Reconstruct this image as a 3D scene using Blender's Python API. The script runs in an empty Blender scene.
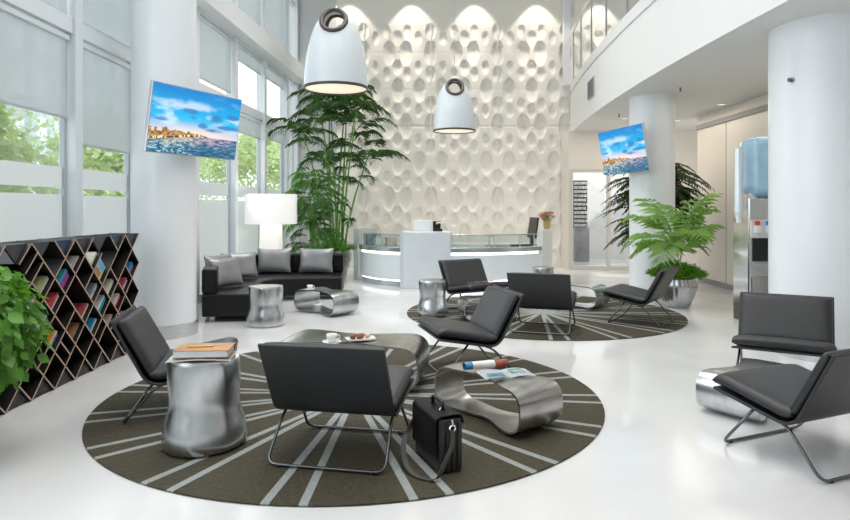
import bpy, bmesh, math, random
from mathutils import Vector, Matrix, noise
R = math.radians
S = bpy.context.scene
COL = S.collection
random.seed(7)

# ------------------------------------------------------------------ camera
cam_d = bpy.data.cameras.new('camera'); cam = bpy.data.objects.new('camera', cam_d); COL.objects.link(cam)
cam.location = (0, 0, 1.5); cam.rotation_euler = (R(90), 0, 0)
cam_d.sensor_width = 36; cam_d.lens = 640/850*36; cam_d.shift_x = 0; cam_d.shift_y = -(260-208)/850
cam_d.clip_end = 300
S.camera = cam
# ------------------------------------------------------------------ world, exposure
w = bpy.data.worlds.new('world'); S.world = w; w.use_nodes = True
bg = w.node_tree.nodes['Background']; bg.inputs[0].default_value = (0.94, 0.97, 1.0, 1); bg.inputs[1].default_value = 1.7
S.view_settings.view_transform = 'Standard'; S.view_settings.look = 'None'
S.view_settings.exposure = 0.05; S.view_settings.gamma = 1; S.view_settings.use_curve_mapping = False

def area(name, loc, rot, sx, sy, power, color=(1, 1, 1)):
    l = bpy.data.lights.new(name, 'AREA'); l.shape = 'RECTANGLE'; l.size = sx; l.size_y = sy; l.energy = power; l.color = color
    o = bpy.data.objects.new(name, l); o.location = loc; o.rotation_euler = rot; COL.objects.link(o); return o
def spot(name, loc, rot, power, size, blend=.25, color=(1, .93, .82), rad=.03):
    l = bpy.data.lights.new(name, 'SPOT'); l.energy = power; l.spot_size = R(size); l.spot_blend = blend; l.color = color; l.shadow_soft_size = rad
    o = bpy.data.objects.new(name, l); o.location = loc; o.rotation_euler = rot; COL.objects.link(o); return o
def point(name, loc, power, color=(1, .9, .75), rad=.08):
    l = bpy.data.lights.new(name, 'POINT'); l.energy = power; l.color = color; l.shadow_soft_size = rad
    o = bpy.data.objects.new(name, l); o.location = loc; COL.objects.link(o); return o
for y, p in ((2.5, 118), (7.0, 125), (11.0, 125)):
    area('ceiling_fill_light', (0, y, 7.9), (0, 0, 0), 5, 3, p, (1, .985, .96)).data.spread = R(120)  # broad unseen area lamps below the ceiling, added as ambient fill
sun_d = bpy.data.lights.new('sun', 'SUN'); sun_d.energy = 3.2; sun_d.angle = R(1.5); sun_d.color = (1, .96, .88)
sun = bpy.data.objects.new('sun', sun_d); COL.objects.link(sun); sun.rotation_euler = (R(20), R(48), 0)
area('mezzanine_soffit_light', (4.6, 13.0, 3.33), (0, 0, 0), 1.2, 3.5, 36, (1, .9, .76))
area('mezzanine_soffit_light', (4.7, 8.0, 3.33), (0, 0, 0), 1.0, 4, 24, (1, .93, .84))
area('daylight_from_windows', (-3.62, 3.6, 3.3), (0, R(-90), 0), 4.5, 5.0, 118, (.90, .96, 1))
area('daylight_from_windows', (-3.25, 11.0, 3.0), (0, R(-90), 0), 3.0, 3.6, 44, (.90, .96, 1))
YB = 16.3
for x in (-1.92, -.34, 1.26, 2.84, 4.42):
    spot('wall_washer', (x, YB-.45, 7.31), (0, 0, 0), 125, 71, .25)
    spot('wall_washer', (x, YB-.50, 7.31), (R(4), 0, 0), 240, 38, .9)

# ------------------------------------------------------------------ materials
MATS = {}
def mat(name, col, rough=.5, metal=0, bump=0, bscale=60, var=0, vscale=4, emis=None, estr=0, spec=.5, coat=0, trans=0, detail=3, stretch=None, rvar=0):
    if name in MATS: return MATS[name]
    m = bpy.data.materials.new(name); m.use_nodes = True; nt = m.node_tree; b = nt.nodes['Principled BSDF']
    b.inputs['Base Color'].default_value = (*col, 1); b.inputs['Roughness'].default_value = rough; b.inputs['Metallic'].default_value = metal
    b.inputs['Specular IOR Level'].default_value = spec; b.inputs['Coat Weight'].default_value = coat
    if emis: b.inputs['Emission Color'].default_value = (*emis, 1); b.inputs['Emission Strength'].default_value = estr
    if bump or var or rvar:
        tc = nt.nodes.new('ShaderNodeTexCoord'); mp = nt.nodes.new('ShaderNodeMapping'); nt.links.new(tc.outputs['Object'], mp.inputs[0])
        if stretch: mp.inputs['Scale'].default_value = stretch
    if bump:
        n = nt.nodes.new('ShaderNodeTexNoise'); n.inputs['Scale'].default_value = bscale; n.inputs['Detail'].default_value = detail
        bp = nt.nodes.new('ShaderNodeBump'); bp.inputs['Strength'].default_value = bump; bp.inputs['Distance'].default_value = .01
        nt.links.new(mp.outputs[0], n.inputs[0]); nt.links.new(n.outputs[0], bp.inputs['Height']); nt.links.new(bp.outputs[0], b.inputs['Normal'])
    if var or rvar:
        n = nt.nodes.new('ShaderNodeTexNoise'); n.inputs['Scale'].default_value = vscale; n.inputs['Detail'].default_value = 5
        nt.links.new(mp.outputs[0], n.inputs[0])
    if var:
        r = nt.nodes.new('ShaderNodeValToRGB'); r.color_ramp.elements[0].position = .3; r.color_ramp.elements[1].position = .7
        r.color_ramp.elements[0].color = (*[c*(1-var) for c in col], 1); r.color_ramp.elements[1].color = (*[min(1, c*(1+var)) for c in col], 1)
        nt.links.new(n.outputs[0], r.inputs[0]); nt.links.new(r.outputs[0], b.inputs['Base Color'])
    if rvar:
        mr = nt.nodes.new('ShaderNodeMapRange'); mr.inputs[1].default_value = .3; mr.inputs[2].default_value = .7
        mr.inputs[3].default_value = max(.02, rough-rvar); mr.inputs[4].default_value = rough+rvar
        nt.links.new(n.outputs[0], mr.inputs[0]); nt.links.new(mr.outputs[0], b.inputs['Roughness'])
    MATS[name] = m; return m
def thin(name, tint, alpha, rough_col=None, glossy=.06):
    """thin sheet: mix of transparent and (diffuse+translucent) by alpha, with a slight gloss"""
    m = bpy.data.materials.new(name); m.use_nodes = True; nt = m.node_tree; nt.nodes.clear()
    out = nt.nodes.new('ShaderNodeOutputMaterial'); tr = nt.nodes.new('ShaderNodeBsdfTransparent'); tr.inputs[0].default_value = (*tint, 1)
    df = nt.nodes.new('ShaderNodeBsdfDiffuse'); tl = nt.nodes.new('ShaderNodeBsdfTranslucent'); c = rough_col or (.9, .92, .94)
    df.inputs[0].default_value = (*c, 1); tl.inputs[0].default_value = (*c, 1)
    m1 = nt.nodes.new('ShaderNodeMixShader'); m1.inputs[0].default_value = .75
    nt.links.new(df.outputs[0], m1.inputs[1]); nt.links.new(tl.outputs[0], m1.inputs[2])
    m2 = nt.nodes.new('ShaderNodeMixShader'); m2.inputs[0].default_value = alpha
    nt.links.new(tr.outputs[0], m2.inputs[1]); nt.links.new(m1.outputs[0], m2.inputs[2])
    gl = nt.nodes.new('ShaderNodeBsdfGlossy'); gl.inputs['Roughness'].default_value = .03
    m3 = nt.nodes.new('ShaderNodeMixShader'); m3.inputs[0].default_value = glossy
    nt.links.new(m2.outputs[0], m3.inputs[1]); nt.links.new(gl.outputs[0], m3.inputs[2]); nt.links.new(m3.outputs[0], out.inputs[0])
    return m
WHITE = mat('white_paint', (.80, .82, .84), .45, bump=.02, bscale=90)
COLW = mat('column_paint', (.82, .85, .88), .3, bump=.02, bscale=60, var=.015, vscale=1.5)
CEIL = mat('ceiling_paint', (.82, .81, .79), .6, var=.01, vscale=2)
CREAM = mat('cream_panel', (.78, .73, .66), .3, var=.02, vscale=2)
PAT = mat('carved_plaster', (.88, .84, .775), .5, bump=.03, bscale=120)
GREYW = mat('grey_wall', (.62, .63, .64), .6, var=.02)
FRAMEW = mat('white_aluminium', (.80, .85, .89), .3, var=.01)
STEEL = mat('brushed_steel', (.66, .67, .68), .28, 1, var=.08, vscale=6, stretch=(1, 1, 12))
STEELC = mat('chrome', (.8, .8, .8), .1, 1, var=.02)
SILVER = mat('silver_leaf', (.56, .575, .59), .27, 1, var=.17, vscale=8, stretch=(1.5, 1.5, .5))
SILVER2 = mat('silver_leaf_aged', (.47, .455, .44), .26, 1, var=.17, vscale=8)
LEATHER = mat('charcoal_leather', (.023, .024, .027), .42, bump=.12, bscale=260, var=.1, vscale=20)
TUBE = mat('dark_chrome_tube', (.16, .165, .17), .25, 1, var=.05)
RUBBER = mat('black_rubber', (.015, .015, .015), .6, var=.05)
SOFA = mat('black_leather', (.006, .006, .007), .42, bump=.1, bscale=180, var=.1, vscale=12, spec=.3)
SATIN = mat('silver_satin', (.30, .30, .31), .34, .6, bump=.35, bscale=9, var=.12, vscale=5, detail=4)
BLACKP = mat('black_laminate', (.012, .011, .011), .45, var=.1)
PLYEDGE = mat('plywood_edge', (.50, .36, .27), .6, var=.15, vscale=30)
DGREY = mat('dark_grey_panel', (.045, .047, .055), .5, var=.1)
DBLUE = mat('dark_blue_panel', (.012, .05, .10), .45, var=.1)
PAPER = mat('paper', (.80, .79, .76), .7, var=.04, vscale=40)
CERAM = mat('white_ceramic', (.86, .86, .85), .15, var=.01)
COFFEE = mat('coffee_foam', (.50, .30, .17), .5, var=.2, vscale=30)
BLACKG = mat('black_plastic', (.01, .01, .012), .3, var=.05)
WHITEP = mat('white_plastic', (.78, .79, .80), .35, var=.02)
GLOW = mat('lit_strip', (1, 1, 1), .5, emis=(.95, .98, 1), estr=1.7)
WARMGLOW = mat('warm_lamp', (.5, .48, .42), .5, emis=(1, .88, .64), estr=.85)
SHADEIN = mat('lamp_inner', (.9, .86, .76), .6, var=.01)
LAMPW = mat('lamp_enamel', (.66, .71, .74), .35, coat=.2, var=.01)
LAMPTRIM = mat('lamp_trim', (.07, .055, .05), .45, var=.1)
GLASS = thin('clear_glass', (.96, .97, .97), .02, glossy=.07)
DESKGLASS = thin('desk_glass', (.84, .90, .90), .01, glossy=.07)
FROST = thin('frosted_film', (.95, .97, .98), .88, (.84, .85, .85), .02)
BLIND = thin('blind_mesh', (.92, .95, .97), .72, (.67, .69, .70), .0)
BARK = mat('bark', (.16, .11, .07), .8, bump=.5, bscale=20, var=.2)
CANE = mat('green_cane', (.16, .36, .06), .4, var=.35, vscale=9)
SOIL = mat('soil', (.04, .03, .02), .9, bump=.5, var=.3)
def leafmat(name, c, var=.4, tr=.35, vs=3):
    m = mat(name, c, .45, var=var, vscale=vs); nt = m.node_tree; b = nt.nodes['Principled BSDF']
    out = [n for n in nt.nodes if n.type == 'OUTPUT_MATERIAL'][0]; t = nt.nodes.new('ShaderNodeBsdfTranslucent')
    t.inputs[0].default_value = (min(1, c[0]*1.6), min(1, c[1]*1.6), c[2]*.8, 1); mx = nt.nodes.new('ShaderNodeMixShader'); mx.inputs[0].default_value = tr
    nt.links.new(b.outputs[0], mx.inputs[1]); nt.links.new(t.outputs[0], mx.inputs[2]); nt.links.new(mx.outputs[0], out.inputs[0]); return m
L_TALL = leafmat('palm_leaf', (.045, .115, .028), .5); L_BUSH = leafmat('bush_leaf', (.06, .17, .035)); L_DARK = leafmat('dark_leaf', (.03, .075, .02))
L_BRIGHT = leafmat('bright_palm_leaf', (.29, .47, .15)); L_FERN = leafmat('fern_leaf', (.13, .30, .04)); L_POTHOS = leafmat('pothos_leaf', (.105, .27, .04), .45, .35, 5)
L_TREE = leafmat('hazed_tree_leaf', (.42, .52, .32), .35, .4, 1.2); L_TREE2 = leafmat('hazed_tree_leaf_blue', (.40, .50, .40), .3, .4, 1.2)  # leaf tones lightened: outdoor haze is put into the colour

def rugmat():
    m = bpy.data.materials.new('rug_weave'); m.use_nodes = True; nt = m.node_tree; N = nt.nodes; Lk = nt.links; b = N['Principled BSDF']
    tc = N.new('ShaderNodeTexCoord'); sp = N.new('ShaderNodeSeparateXYZ'); Lk.new(tc.outputs['Object'], sp.inputs[0])
    def M(op, a, c=None, v=None):
        n = N.new('ShaderNodeMath'); n.operation = op
        for i, q in enumerate((a, c, v)):
            if q is None: continue
            if isinstance(q, (int, float)): n.inputs[i].default_value = q
            else: Lk.new(q, n.inputs[i])
        return n.outputs[0]
    ang = M('ARCTAN2', sp.outputs[1], sp.outputs[0]); rad = M('SQRT', M('ADD', M('MULTIPLY', sp.outputs[0], sp.outputs[0]), M('MULTIPLY', sp.outputs[1], sp.outputs[1])))
    per = R(22.5); t = M('ADD', ang, 20*per+per/2+R(4.4)); f = M('SUBTRACT', M('FLOORED_MODULO', t, per), per/2)   # -per/2..per/2
    off = M('ABSOLUTE', M('SUBTRACT', M('ABSOLUTE', f), R(2.95)))
    dist = M('MULTIPLY', off, rad)
    line = M('LESS_THAN', dist, .0235)
    nz = N.new('ShaderNodeTexNoise'); nz.inputs['Scale'].default_value = 70; nz.inputs['Detail'].default_value = 4; Lk.new(tc.outputs['Object'], nz.inputs[0])
    r1 = N.new('ShaderNodeValToRGB'); r1.color_ramp.elements[0].color = (.026, .021, .009, 1); r1.color_ramp.elements[1].color = (.066, .055, .029, 1)
    r1.color_ramp.elements[0].position = .3; r1.color_ramp.elements[1].position = .75
    r2 = N.new('ShaderNodeValToRGB'); r2.color_ramp.elements[0].color = (.20, .22, .21, 1); r2.color_ramp.elements[1].color = (.36, .38, .37, 1)
    Lk.new(nz.outputs[0], r1.inputs[0]); Lk.new(nz.outputs[0], r2.inputs[0])
    mx = N.new('ShaderNodeMix'); mx.data_type = 'RGBA'; Lk.new(line, mx.inputs[0]); Lk.new(r1.outputs[0], mx.inputs[6]); Lk.new(r2.outputs[0], mx.inputs[7])
    Lk.new(mx.outputs[2], b.inputs['Base Color']); b.inputs['Roughness'].default_value = .8
    n2 = N.new('ShaderNodeTexNoise'); n2.inputs['Scale'].default_value = 28; Lk.new(tc.outputs['Object'], n2.inputs[0])
    bp = N.new('ShaderNodeBump'); bp.inputs['Strength'].default_value = .7; bp.inputs['Distance'].default_value = .02; Lk.new(n2.outputs[0], bp.inputs['Height']); Lk.new(bp.outputs[0], b.inputs['Normal'])
    return m
RUG = rugmat()
def floormat():
    m = mat('white_epoxy_floor', (.67, .67, .672), .13, var=.05, vscale=1.1, spec=.5, rvar=.07)
    return m
FLOOR = floormat()
def screenmat():
    m = bpy.data.materials.new('screen_picture'); m.use_nodes = True; nt = m.node_tree; b = nt.nodes['Principled BSDF']
    a = nt.nodes.new('ShaderNodeVertexColor'); a.layer_name = 'Col'
    b.inputs['Base Color'].default_value = (.01, .01, .01, 1); b.inputs['Roughness'].default_value = .15
    nt.links.new(a.outputs[0], b.inputs['Emission Color']); b.inputs['Emission Strength'].default_value = 1.12; return m
SCREEN = screenmat()

# ------------------------------------------------------------------ mesh helpers
def obj(name, bm, m, parent=None, smooth=False, loc=None, rot=None, bevel=0, seg=2, sub=0, autos=None):
    me = bpy.data.meshes.new(name)
    bmesh.ops.recalc_face_normals(bm, faces=bm.faces) if smooth != 'keep' else None
    bm.to_mesh(me); bm.free()
    for x in (m if isinstance(m, (list, tuple)) else [m]): me.materials.append(x)
    o = bpy.data.objects.new(name, me); COL.objects.link(o)
    if smooth:
        for p in me.polygons: p.use_smooth = True
        if autos: me.set_sharp_from_angle(angle=R(autos))
    if parent: o.parent = parent
    if loc is not None: o.location = loc
    if rot is not None: o.rotation_euler = rot
    if bevel:
        b = o.modifiers.new('bevel', 'BEVEL'); b.width = bevel; b.segments = seg; b.limit_method = 'ANGLE'; b.angle_limit = R(35)
    if sub:
        s = o.modifiers.new('sub', 'SUBSURF'); s.levels = sub; s.render_levels = sub
    return o
def tag(o, label, cat, group=None, kind=None):
    o['label'] = label; o['category'] = cat
    if group: o['group'] = group
    if kind: o['kind'] = kind
    return o
def thing(name, label, cat, loc=(0, 0, 0), rz=0, group=None):
    o = bpy.data.objects.new(name, None); o.empty_display_size = .1; COL.objects.link(o); o.location = loc; o.rotation_euler = (0, 0, rz)
    return tag(o, label, cat, group)
def struct(name, bm, m, parent=None, **k):
    o = obj(name, bm, m, parent, **k)
    if not parent: o['kind'] = 'structure'
    return o
def sempty(name, loc=(0, 0, 0)):
    o = bpy.data.objects.new(name, None); o.empty_display_size = .1; COL.objects.link(o); o.location = loc; o['kind'] = 'structure'; return o
def dup(root, loc, rz, label, group=None, cat=None):
    r = root.copy(); COL.objects.link(r); r.location = loc; r.rotation_euler = (0, 0, rz); r['label'] = label
    if group: r['group'] = group
    def rec(src, dst):
        for ch in list(src.children):
            c = ch.copy(); COL.objects.link(c); c.parent = dst; rec(ch, c)
    rec(root, r); return r
def nb(): return bmesh.new()
def box(bm, x0, x1, y0, y1, z0, z1, mx=None, mi=0):
    v = [bm.verts.new((x, y, z)) for x in (x0, x1) for y in (y0, y1) for z in (z0, z1)]
    if mx:
        for q in v: q.co = mx @ q.co
    for f in ((0, 1, 3, 2), (4, 6, 7, 5), (0, 4, 5, 1), (2, 3, 7, 6), (0, 2, 6, 4), (1, 5, 7, 3)):
        fc = bm.faces.new([v[i] for i in f]); fc.material_index = mi
    return bm
def B(*a, **k): return box(nb(), *a, **k)
def prism(bm, pts, z0, z1, mi=0):
    lo = [bm.verts.new((p[0], p[1], z0)) for p in pts]; hi = [bm.verts.new((p[0], p[1], z1)) for p in pts]; n = len(pts)
    for i in range(n):
        f = bm.faces.new((lo[i], lo[(i+1) % n], hi[(i+1) % n], hi[i])); f.material_index = mi
    f = bm.faces.new(hi); f.material_index = mi; f = bm.faces.new(lo[::-1]); f.material_index = mi
    return bm
def strip(bm, A, Bp, z0, z1):
    """closed band solid between two plan polylines"""
    n = len(A); g = [[bm.verts.new((p[0], p[1], z)) for p in P] for P in (A, Bp) for z in (z0, z1)]   # A lo, A hi, B lo, B hi
    for i in range(n-1):
        for a, b in ((0, 1), (1, 3), (3, 2), (2, 0)):
            bm.faces.new((g[a][i], g[a][i+1], g[b][i+1], g[b][i]))
    for i in (0, n-1): bm.faces.new((g[0][i], g[1][i], g[3][i], g[2][i]))
    return bm
def lathe(bm, prof, n=32, cx=0, cy=0, fn=None, cap=True):
    rings = []
    for r, z in prof:
        ring = []
        for i in range(n):
            a = 2*math.pi*i/n; rr = r
            if fn: rr = r*fn(a, z)
            ring.append(bm.verts.new((cx+rr*math.cos(a), cy+rr*math.sin(a), z)))
        rings.append(ring)
    for k in range(len(rings)-1):
        for i in range(n): bm.faces.new((rings[k][i], rings[k][(i+1) % n], rings[k+1][(i+1) % n], rings[k+1][i]))
    if cap and prof[0][0] > 1e-4: bm.faces.new(rings[0][::-1])
    if cap and prof[-1][0] > 1e-4: bm.faces.new(rings[-1])
    if prof[0][0] <= 1e-4 or prof[-1][0] <= 1e-4: bmesh.ops.remove_doubles(bm, verts=bm.verts, dist=1e-5)
    return bm
def rounded(pts, r, n=5, closed=False):
    P = [Vector(p) for p in pts]; out = []
    N = len(P); rng = range(N)
    for i in rng:
        if not closed and i in (0, N-1): out.append(P[i]); continue
        a, b, c = P[i-1], P[i], P[(i+1) % N]
        d1 = (a-b); d2 = (c-b); l = min(r, d1.length*.45, d2.length*.45); p1 = b+d1.normalized()*l; p2 = b+d2.normalized()*l
        for k in range(n+1):
            t = k/n; out.append((1-t)**2*p1+2*t*(1-t)*b+t*t*p2)
    return out
def tube(bm, pts, r, n=8, closed=False, r2=None):
    P = [Vector(p) for p in pts]; N = len(P); rings = []
    up = None
    for i in range(N):
        if closed: t = (P[(i+1) % N]-P[i-1])
        else: t = P[min(i+1, N-1)]-P[max(i-1, 0)]
        t = t.normalized()
        if up is None:
            up = Vector((0, 0, 1)) if abs(t.z) < .9 else Vector((1, 0, 0))
        u = (up-t*up.dot(t)).normalized(); v = t.cross(u); up = u
        rr = r if r2 is None else r+(r2-r)*i/(N-1)
        rings.append([bm.verts.new(P[i]+(u*math.cos(2*math.pi*k/n)+v*math.sin(2*math.pi*k/n))*rr) for k in range(n)])
    for i in range(N if closed else N-1):
        a = rings[i]; b = rings[(i+1) % N]
        for k in range(n): bm.faces.new((a[k], a[(k+1) % n], b[(k+1) % n], b[k]))
    if not closed: bm.faces.new(rings[0][::-1]); bm.faces.new(rings[-1])
    return bm
def cyl(bm, p0, p1, r, n=12): return tube(bm, [p0, p1], r, n)
def pad(bm, line, wid, th, p=5, nu=14, off=0, pe=6, crown=0):
    """upholstered pad following a centre line in the y-z plane; superelliptic edges"""
    P = [Vector((0, a, b)) for a, b in line]; L = [0]
    for i in range(1, len(P)): L.append(L[-1]+(P[i]-P[i-1]).length)
    T = L[-1]; ns = len(P)
    us = [math.sin(math.pi/2*(-1+2*i/nu)) for i in range(nu+1)]
    def prof(q, pp): return max(0.0, 1-abs(q)**pp)**(1/2.2)
    g = [[], []]
    for i in range(ns):
        t = (P[min(i+1, ns-1)]-P[max(i-1, 0)]).normalized(); nrm = Vector((0, -t.z, t.y))
        e = prof(-1+2*L[i]/T, 40 if pe > 20 else 14)
        for s in (0, 1):
            row = []
            for u in us:
                h = th/2*prof(u, 12)*e*(1+crown*(1-u*u))
                row.append(bm.verts.new(P[i]+nrm*((h if s else -h)+off)+Vector((u*wid/2, 0, 0))))
            g[s].append(row)
    for s in (0, 1):
        for i in range(ns-1):
            for k in range(nu):
                q = (g[s][i][k], g[s][i][k+1], g[s][i+1][k+1], g[s][i+1][k]); bm.faces.new(q if s else q[::-1])
    bmesh.ops.remove_doubles(bm, verts=bm.verts, dist=1e-5)
    # close border
    bmesh.ops.holes_fill(bm, edges=[e for e in bm.edges if e.is_boundary], sides=0)
    return bm
def densify(line, n):
    P = [Vector(p) for p in line]; L = [0]
    for i in range(1, len(P)): L.append(L[-1]+(P[i]-P[i-1]).length)
    out = []
    for k in range(n+1):
        t = .5-.5*math.cos(math.pi*k/n); t = .35*t+.65*k/n if 0 < k < n else k/n
        # more points at ends
        t = .5-.5*math.cos(math.pi*k/n)
        s = t*L[-1]; i = 1
        while i < len(L)-1 and L[i] < s: i += 1
        f = (s-L[i-1])/(L[i]-L[i-1]); out.append(tuple(P[i-1].lerp(P[i], f)))
    return out

# ================================================================== SETTING
def wallX(y): return -3.8 if y < 8.25 else -4.24+.055*y+(.003*(12-y) if y < 12 else 0)
struct('floor', B(-3.95, 7.6, -3.5, 19.5, -.12, 0), FLOOR)
struct('floor', B(-70, -3.96, -12, 70, -.14, -.04), mat('pavement', (.55, .57, .55), .8, var=.1))['kind'] = 'structure'
bpy.data.objects['floor.001'].name = 'outdoor_ground'
struct('ceiling', B(-4.0, 7.6, -3.5, 16.5, 8.0, 8.1), CEIL)
# carved back wall: real relief
def carved():
    bm = nb(); P = 1.71; V = 1.858; x0, x1, z0, z1 = -2.25, 5.6, 0, 7.98
    u = .00509
    D = []   # dents (x, z, w/2, h/2, depth) within a period, origin x=.14 (pixel col 153), z=1.73 (row 245)
    def add(px, py, w_, h_, d=.05): D.append(((px-153)*u, -(py-245)*u, w_*u/2, h_*u/2, d))
    for x in (97, 210, 325): add(x, 65, 60, 118, .085)
    for x in (30, 155, 281): add(x, 245, 62, 122, .09)
    for y, sg in ((137, 1), (350, 1)):
        add(37, y, 36, 68); add(153, y, 52, 80, .065); add(270, y, 37, 66)
    for y in (170, 317): add(92, y, 33, 66); add(215, y, 34, 66); add(323, y, 46, 76, .06)
    full = []
    for i in range(-3, 5):
        for j in range(-2, 4):
            for (a, b, c, d, e) in D:
                X = .14+a+i*P; Z = 1.73+b+j*V
                if Z+d < 6.28 and Z-d > .02: full.append((X, Z, c, d, e))
    st = .024; nx = int((x1-x0)/st); nz = int((6.4-z0)/st)
    H = [[0.0]*(nz+1) for _ in range(nx+1)]
    for (X, Z, a, b, dp) in full:
        ia = max(0, int((X-a*1.3-x0)/st)); ib = min(nx, int((X+a*1.3-x0)/st)+1)
        ja = max(0, int((Z-b*1.2-z0)/st)); jb = min(nz, int((Z+b*1.2-z0)/st)+1)
        for i in range(ia, ib+1):
            for j in range(ja, jb+1):
                q = ((x0+i*st-X)/a)**2+((z0+j*st-Z)/b)**2
                if q < 1:
                    v = (z0+j*st-Z)/b; h = -dp*math.sqrt(1-q)*(.80+.36*v)*.95-.005
                    H[i][j] = min(H[i][j], h)
    for j in range(nz+1):
        z = z0+j*st
        for k, dd in ((2.66, .005), (4.52, .005), (1.73, .004), (3.588, .02), (5.446, .005)):
            if abs(z-k) < st*.51:
                for i in range(nx+1): H[i][j] -= dd
    V_ = [[bm.verts.new((x0+i*st, YB-H[i][j], z0+j*st)) for j in range(nz+1)] for i in range(nx+1)]
    for i in range(nx):
        for j in range(nz):
            if x0+i*st > 3.60 and z0+j*st < 3.38: continue
            bm.faces.new((V_[i][j], V_[i+1][j], V_[i+1][j+1], V_[i][j+1]))
    box(bm, x0, x1, YB, YB+.16, z0+nz*st, z1)
    box(bm, x0, 3.62, YB+.11, YB+.16, z0, z1); box(bm, 3.62, x1, YB+.11, YB+.16, 3.40, z1)
    return bm
struct('wall_back', carved(), PAT, smooth=True, autos=32)
for i, x in enumerate((-1.56, .145, 1.85, 3.55)):
    struct('trim_%d' % (i+1), B(x-.012, x+.012, YB-.006, YB+.0, 0.02, 6.4), mat('joint_strip', (.86, .85, .82), .3, var=.01))
struct('wall_front_light_block', B(-4, 7.6, -3.62, -3.5, 0, 8), WHITE)  # unseen wall behind the camera, added to cut the fill light
struct('wall_back_left', B(-3.7, -2.25, YB+.0, YB+.15, 0, 8), GREYW)
# right-hand zone below the mezzanine
struct('wall_right', B(5.6, 5.75, -3.5, 13.15, 0, 3.37), CREAM)
for i, y in enumerate((4.4, 5.9, 7.4, 8.9, 10.4, 11.9)): struct('trim_%d' % (5+i), B(5.594, 5.6, y-.006, y+.006, .1, 3.1), mat('joint_grey', (.45, .43, .4), .6, var=.05))  # mid-grey strips marking the panel joints
struct('trim_11', B(5.56, 5.6, 2, 13.15, 3.1, 3.19), mat('grey_cornice', (.33, .33, .32), .5, var=.03))
struct('baseboard_right', B(5.585, 5.6, 2, 13.15, 0, .1), mat('grey_skirting', (.3, .31, .31), .5, var=.03))
bm = nb()
box(bm, 3.47, 3.53, 15.5, 16.3, 0, 3.37); box(bm, 3.53, 4.98, 15.5, 15.62, 2.44, 3.37); box(bm, 4.98, 7.5, 15.5, 15.62, 0, 3.37)
struct('wall_far', bm, CREAM)
struct('wall_far_right', B(7.4, 7.5, 13.0, 19, 0, 3.37), CREAM)
struct('wall_room_beyond', B(3.3, 7.5, 19.0, 19.12, 0, 3.37), WHITE)
area('corridor_ceiling_light', (4.6, 17.3, 3.2), (0, 0, 0), 2, 2, 34, (1, .98, .94))
struct('wall_corridor_left', B(3.42, 3.52, 16.5, 19, 0, 3.37), WHITE)
# glass double door
t = thing('display_shelf', 'dark slatted display shelf seen through the left pane of the far glass door', 'shelf', (4.385, 18.0, 0))
obj('cabinet', B(-.20, .20, -.15, .15, 0, .95), mat('grey_cabinet', (.22, .23, .25), .4, var=.1), t, bevel=.006)
obj('frame', B(-.20, .20, .08, .14, .95, 2.28), mat('shelf_dark', (.03, .03, .035), .5, var=.1), t)
bm = nb(); random.seed(4)
for k in range(11):
    x = -.18
    while x < .14:
        w_ = random.uniform(.04, .09); box(bm, x, x+w_, -.04, .08, .98+k*.118, .98+k*.118+.075); x += w_+.02
obj('pale_boxes', bm, mat('shelf_boxes', (.50, .50, .50), .6, var=.4, vscale=9), t)
d = sempty('door_1', (4.2, 15.5, 0))
bm = nb(); box(bm, -.67, -.62, -.05, .03, 0, 2.44); box(bm, .74, .78, -.05, .03, 0, 2.44); box(bm, -.62, .74, -.05, .03, 2.36, 2.44); box(bm, .20, .28, -.05, .03, .1, 2.36); box(bm, -.62, .74, -.05, .03, 0, .1)
obj('door_frame', bm, mat('pale_door_frame', (.62, .60, .56), .35, var=.02), d)
obj('door_glass', B(-.62, .20, -.01, .0, .1, 2.36), GLASS, d); obj('door_glass', B(.28, .74, -.01, .0, .1, 2.36), GLASS, d)
obj('door_handle', tube(nb(), rounded([(.235, -.05, .95), (.235, -.11, .95), (.235, -.11, 1.25), (.235, -.05, 1.25)], .02), .009), STEELC, d)
# mezzanine slab with curved fascia
def edgeX(y): return 3.2+.0085*(y-8.7)**2
ys = [-3.5+i*.4 for i in range(50)]; ys = [y for y in ys if y < YB-.05]+[YB-.02]
bm = strip(nb(), [(edgeX(y), y) for y in ys], [(7.6, y) for y in ys], 3.37, 4.6)
struct('ceiling_mezzanine', bm, mat('mezzanine_paint', (.80, .80, .795), .5, var=.01), smooth=True, autos=30)
bm = strip(nb(), [(edgeX(y)-.012, y) for y in ys], [(edgeX(y), y) for y in ys], 4.38, 4.40)
struct('trim_12', bm, mat('joint_grey2', (.55, .57, .58), .6, var=.02))  # thin grey line along the fascia
struct('wall_upper_right', B(7.5, 7.6, -3.5, 16.4, 4.6, 8), WHITE)
struct('wall_upper_return', B(3.50, 3.66, YB-.16, YB-.0, 4.6, 7.98), WHITE)
rl = thing('glass_railing', 'glass balcony railing with thin steel top rail along the curved upper floor', 'railing', (0, 0, 0))
yr = [y for y in ys if y > 3]
obj('top_rail', tube(nb(), [(edgeX(y)+.06, y, 5.9) for y in yr], .022, 8), STEEL, rl, smooth=True)
posts = [16.0, 14.6, 13.2, 11.8, 10.4, 9.0, 7.6]
for a, b in zip(posts[:-1], posts[1:]):
    p = [(edgeX(b)+.06, b+.02), (edgeX((a+b)/2)+.06, (a+b)/2), (edgeX(a)+.06, a-.02)]
    obj('glass_panel', strip(nb(), p, [(x+.012, y) for x, y in p], 4.62, 5.86), GLASS, rl)
for y in posts: obj('post', B(edgeX(y)+.045, edgeX(y)+.075, y-.012, y+.012, 4.6, 5.9), STEEL, rl)
vt = thing('air_vent', 'small grey two-section air vent on the white upper fascia', 'vent', (edgeX(12.85)-.004, 12.85, 3.90), -.07)
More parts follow.
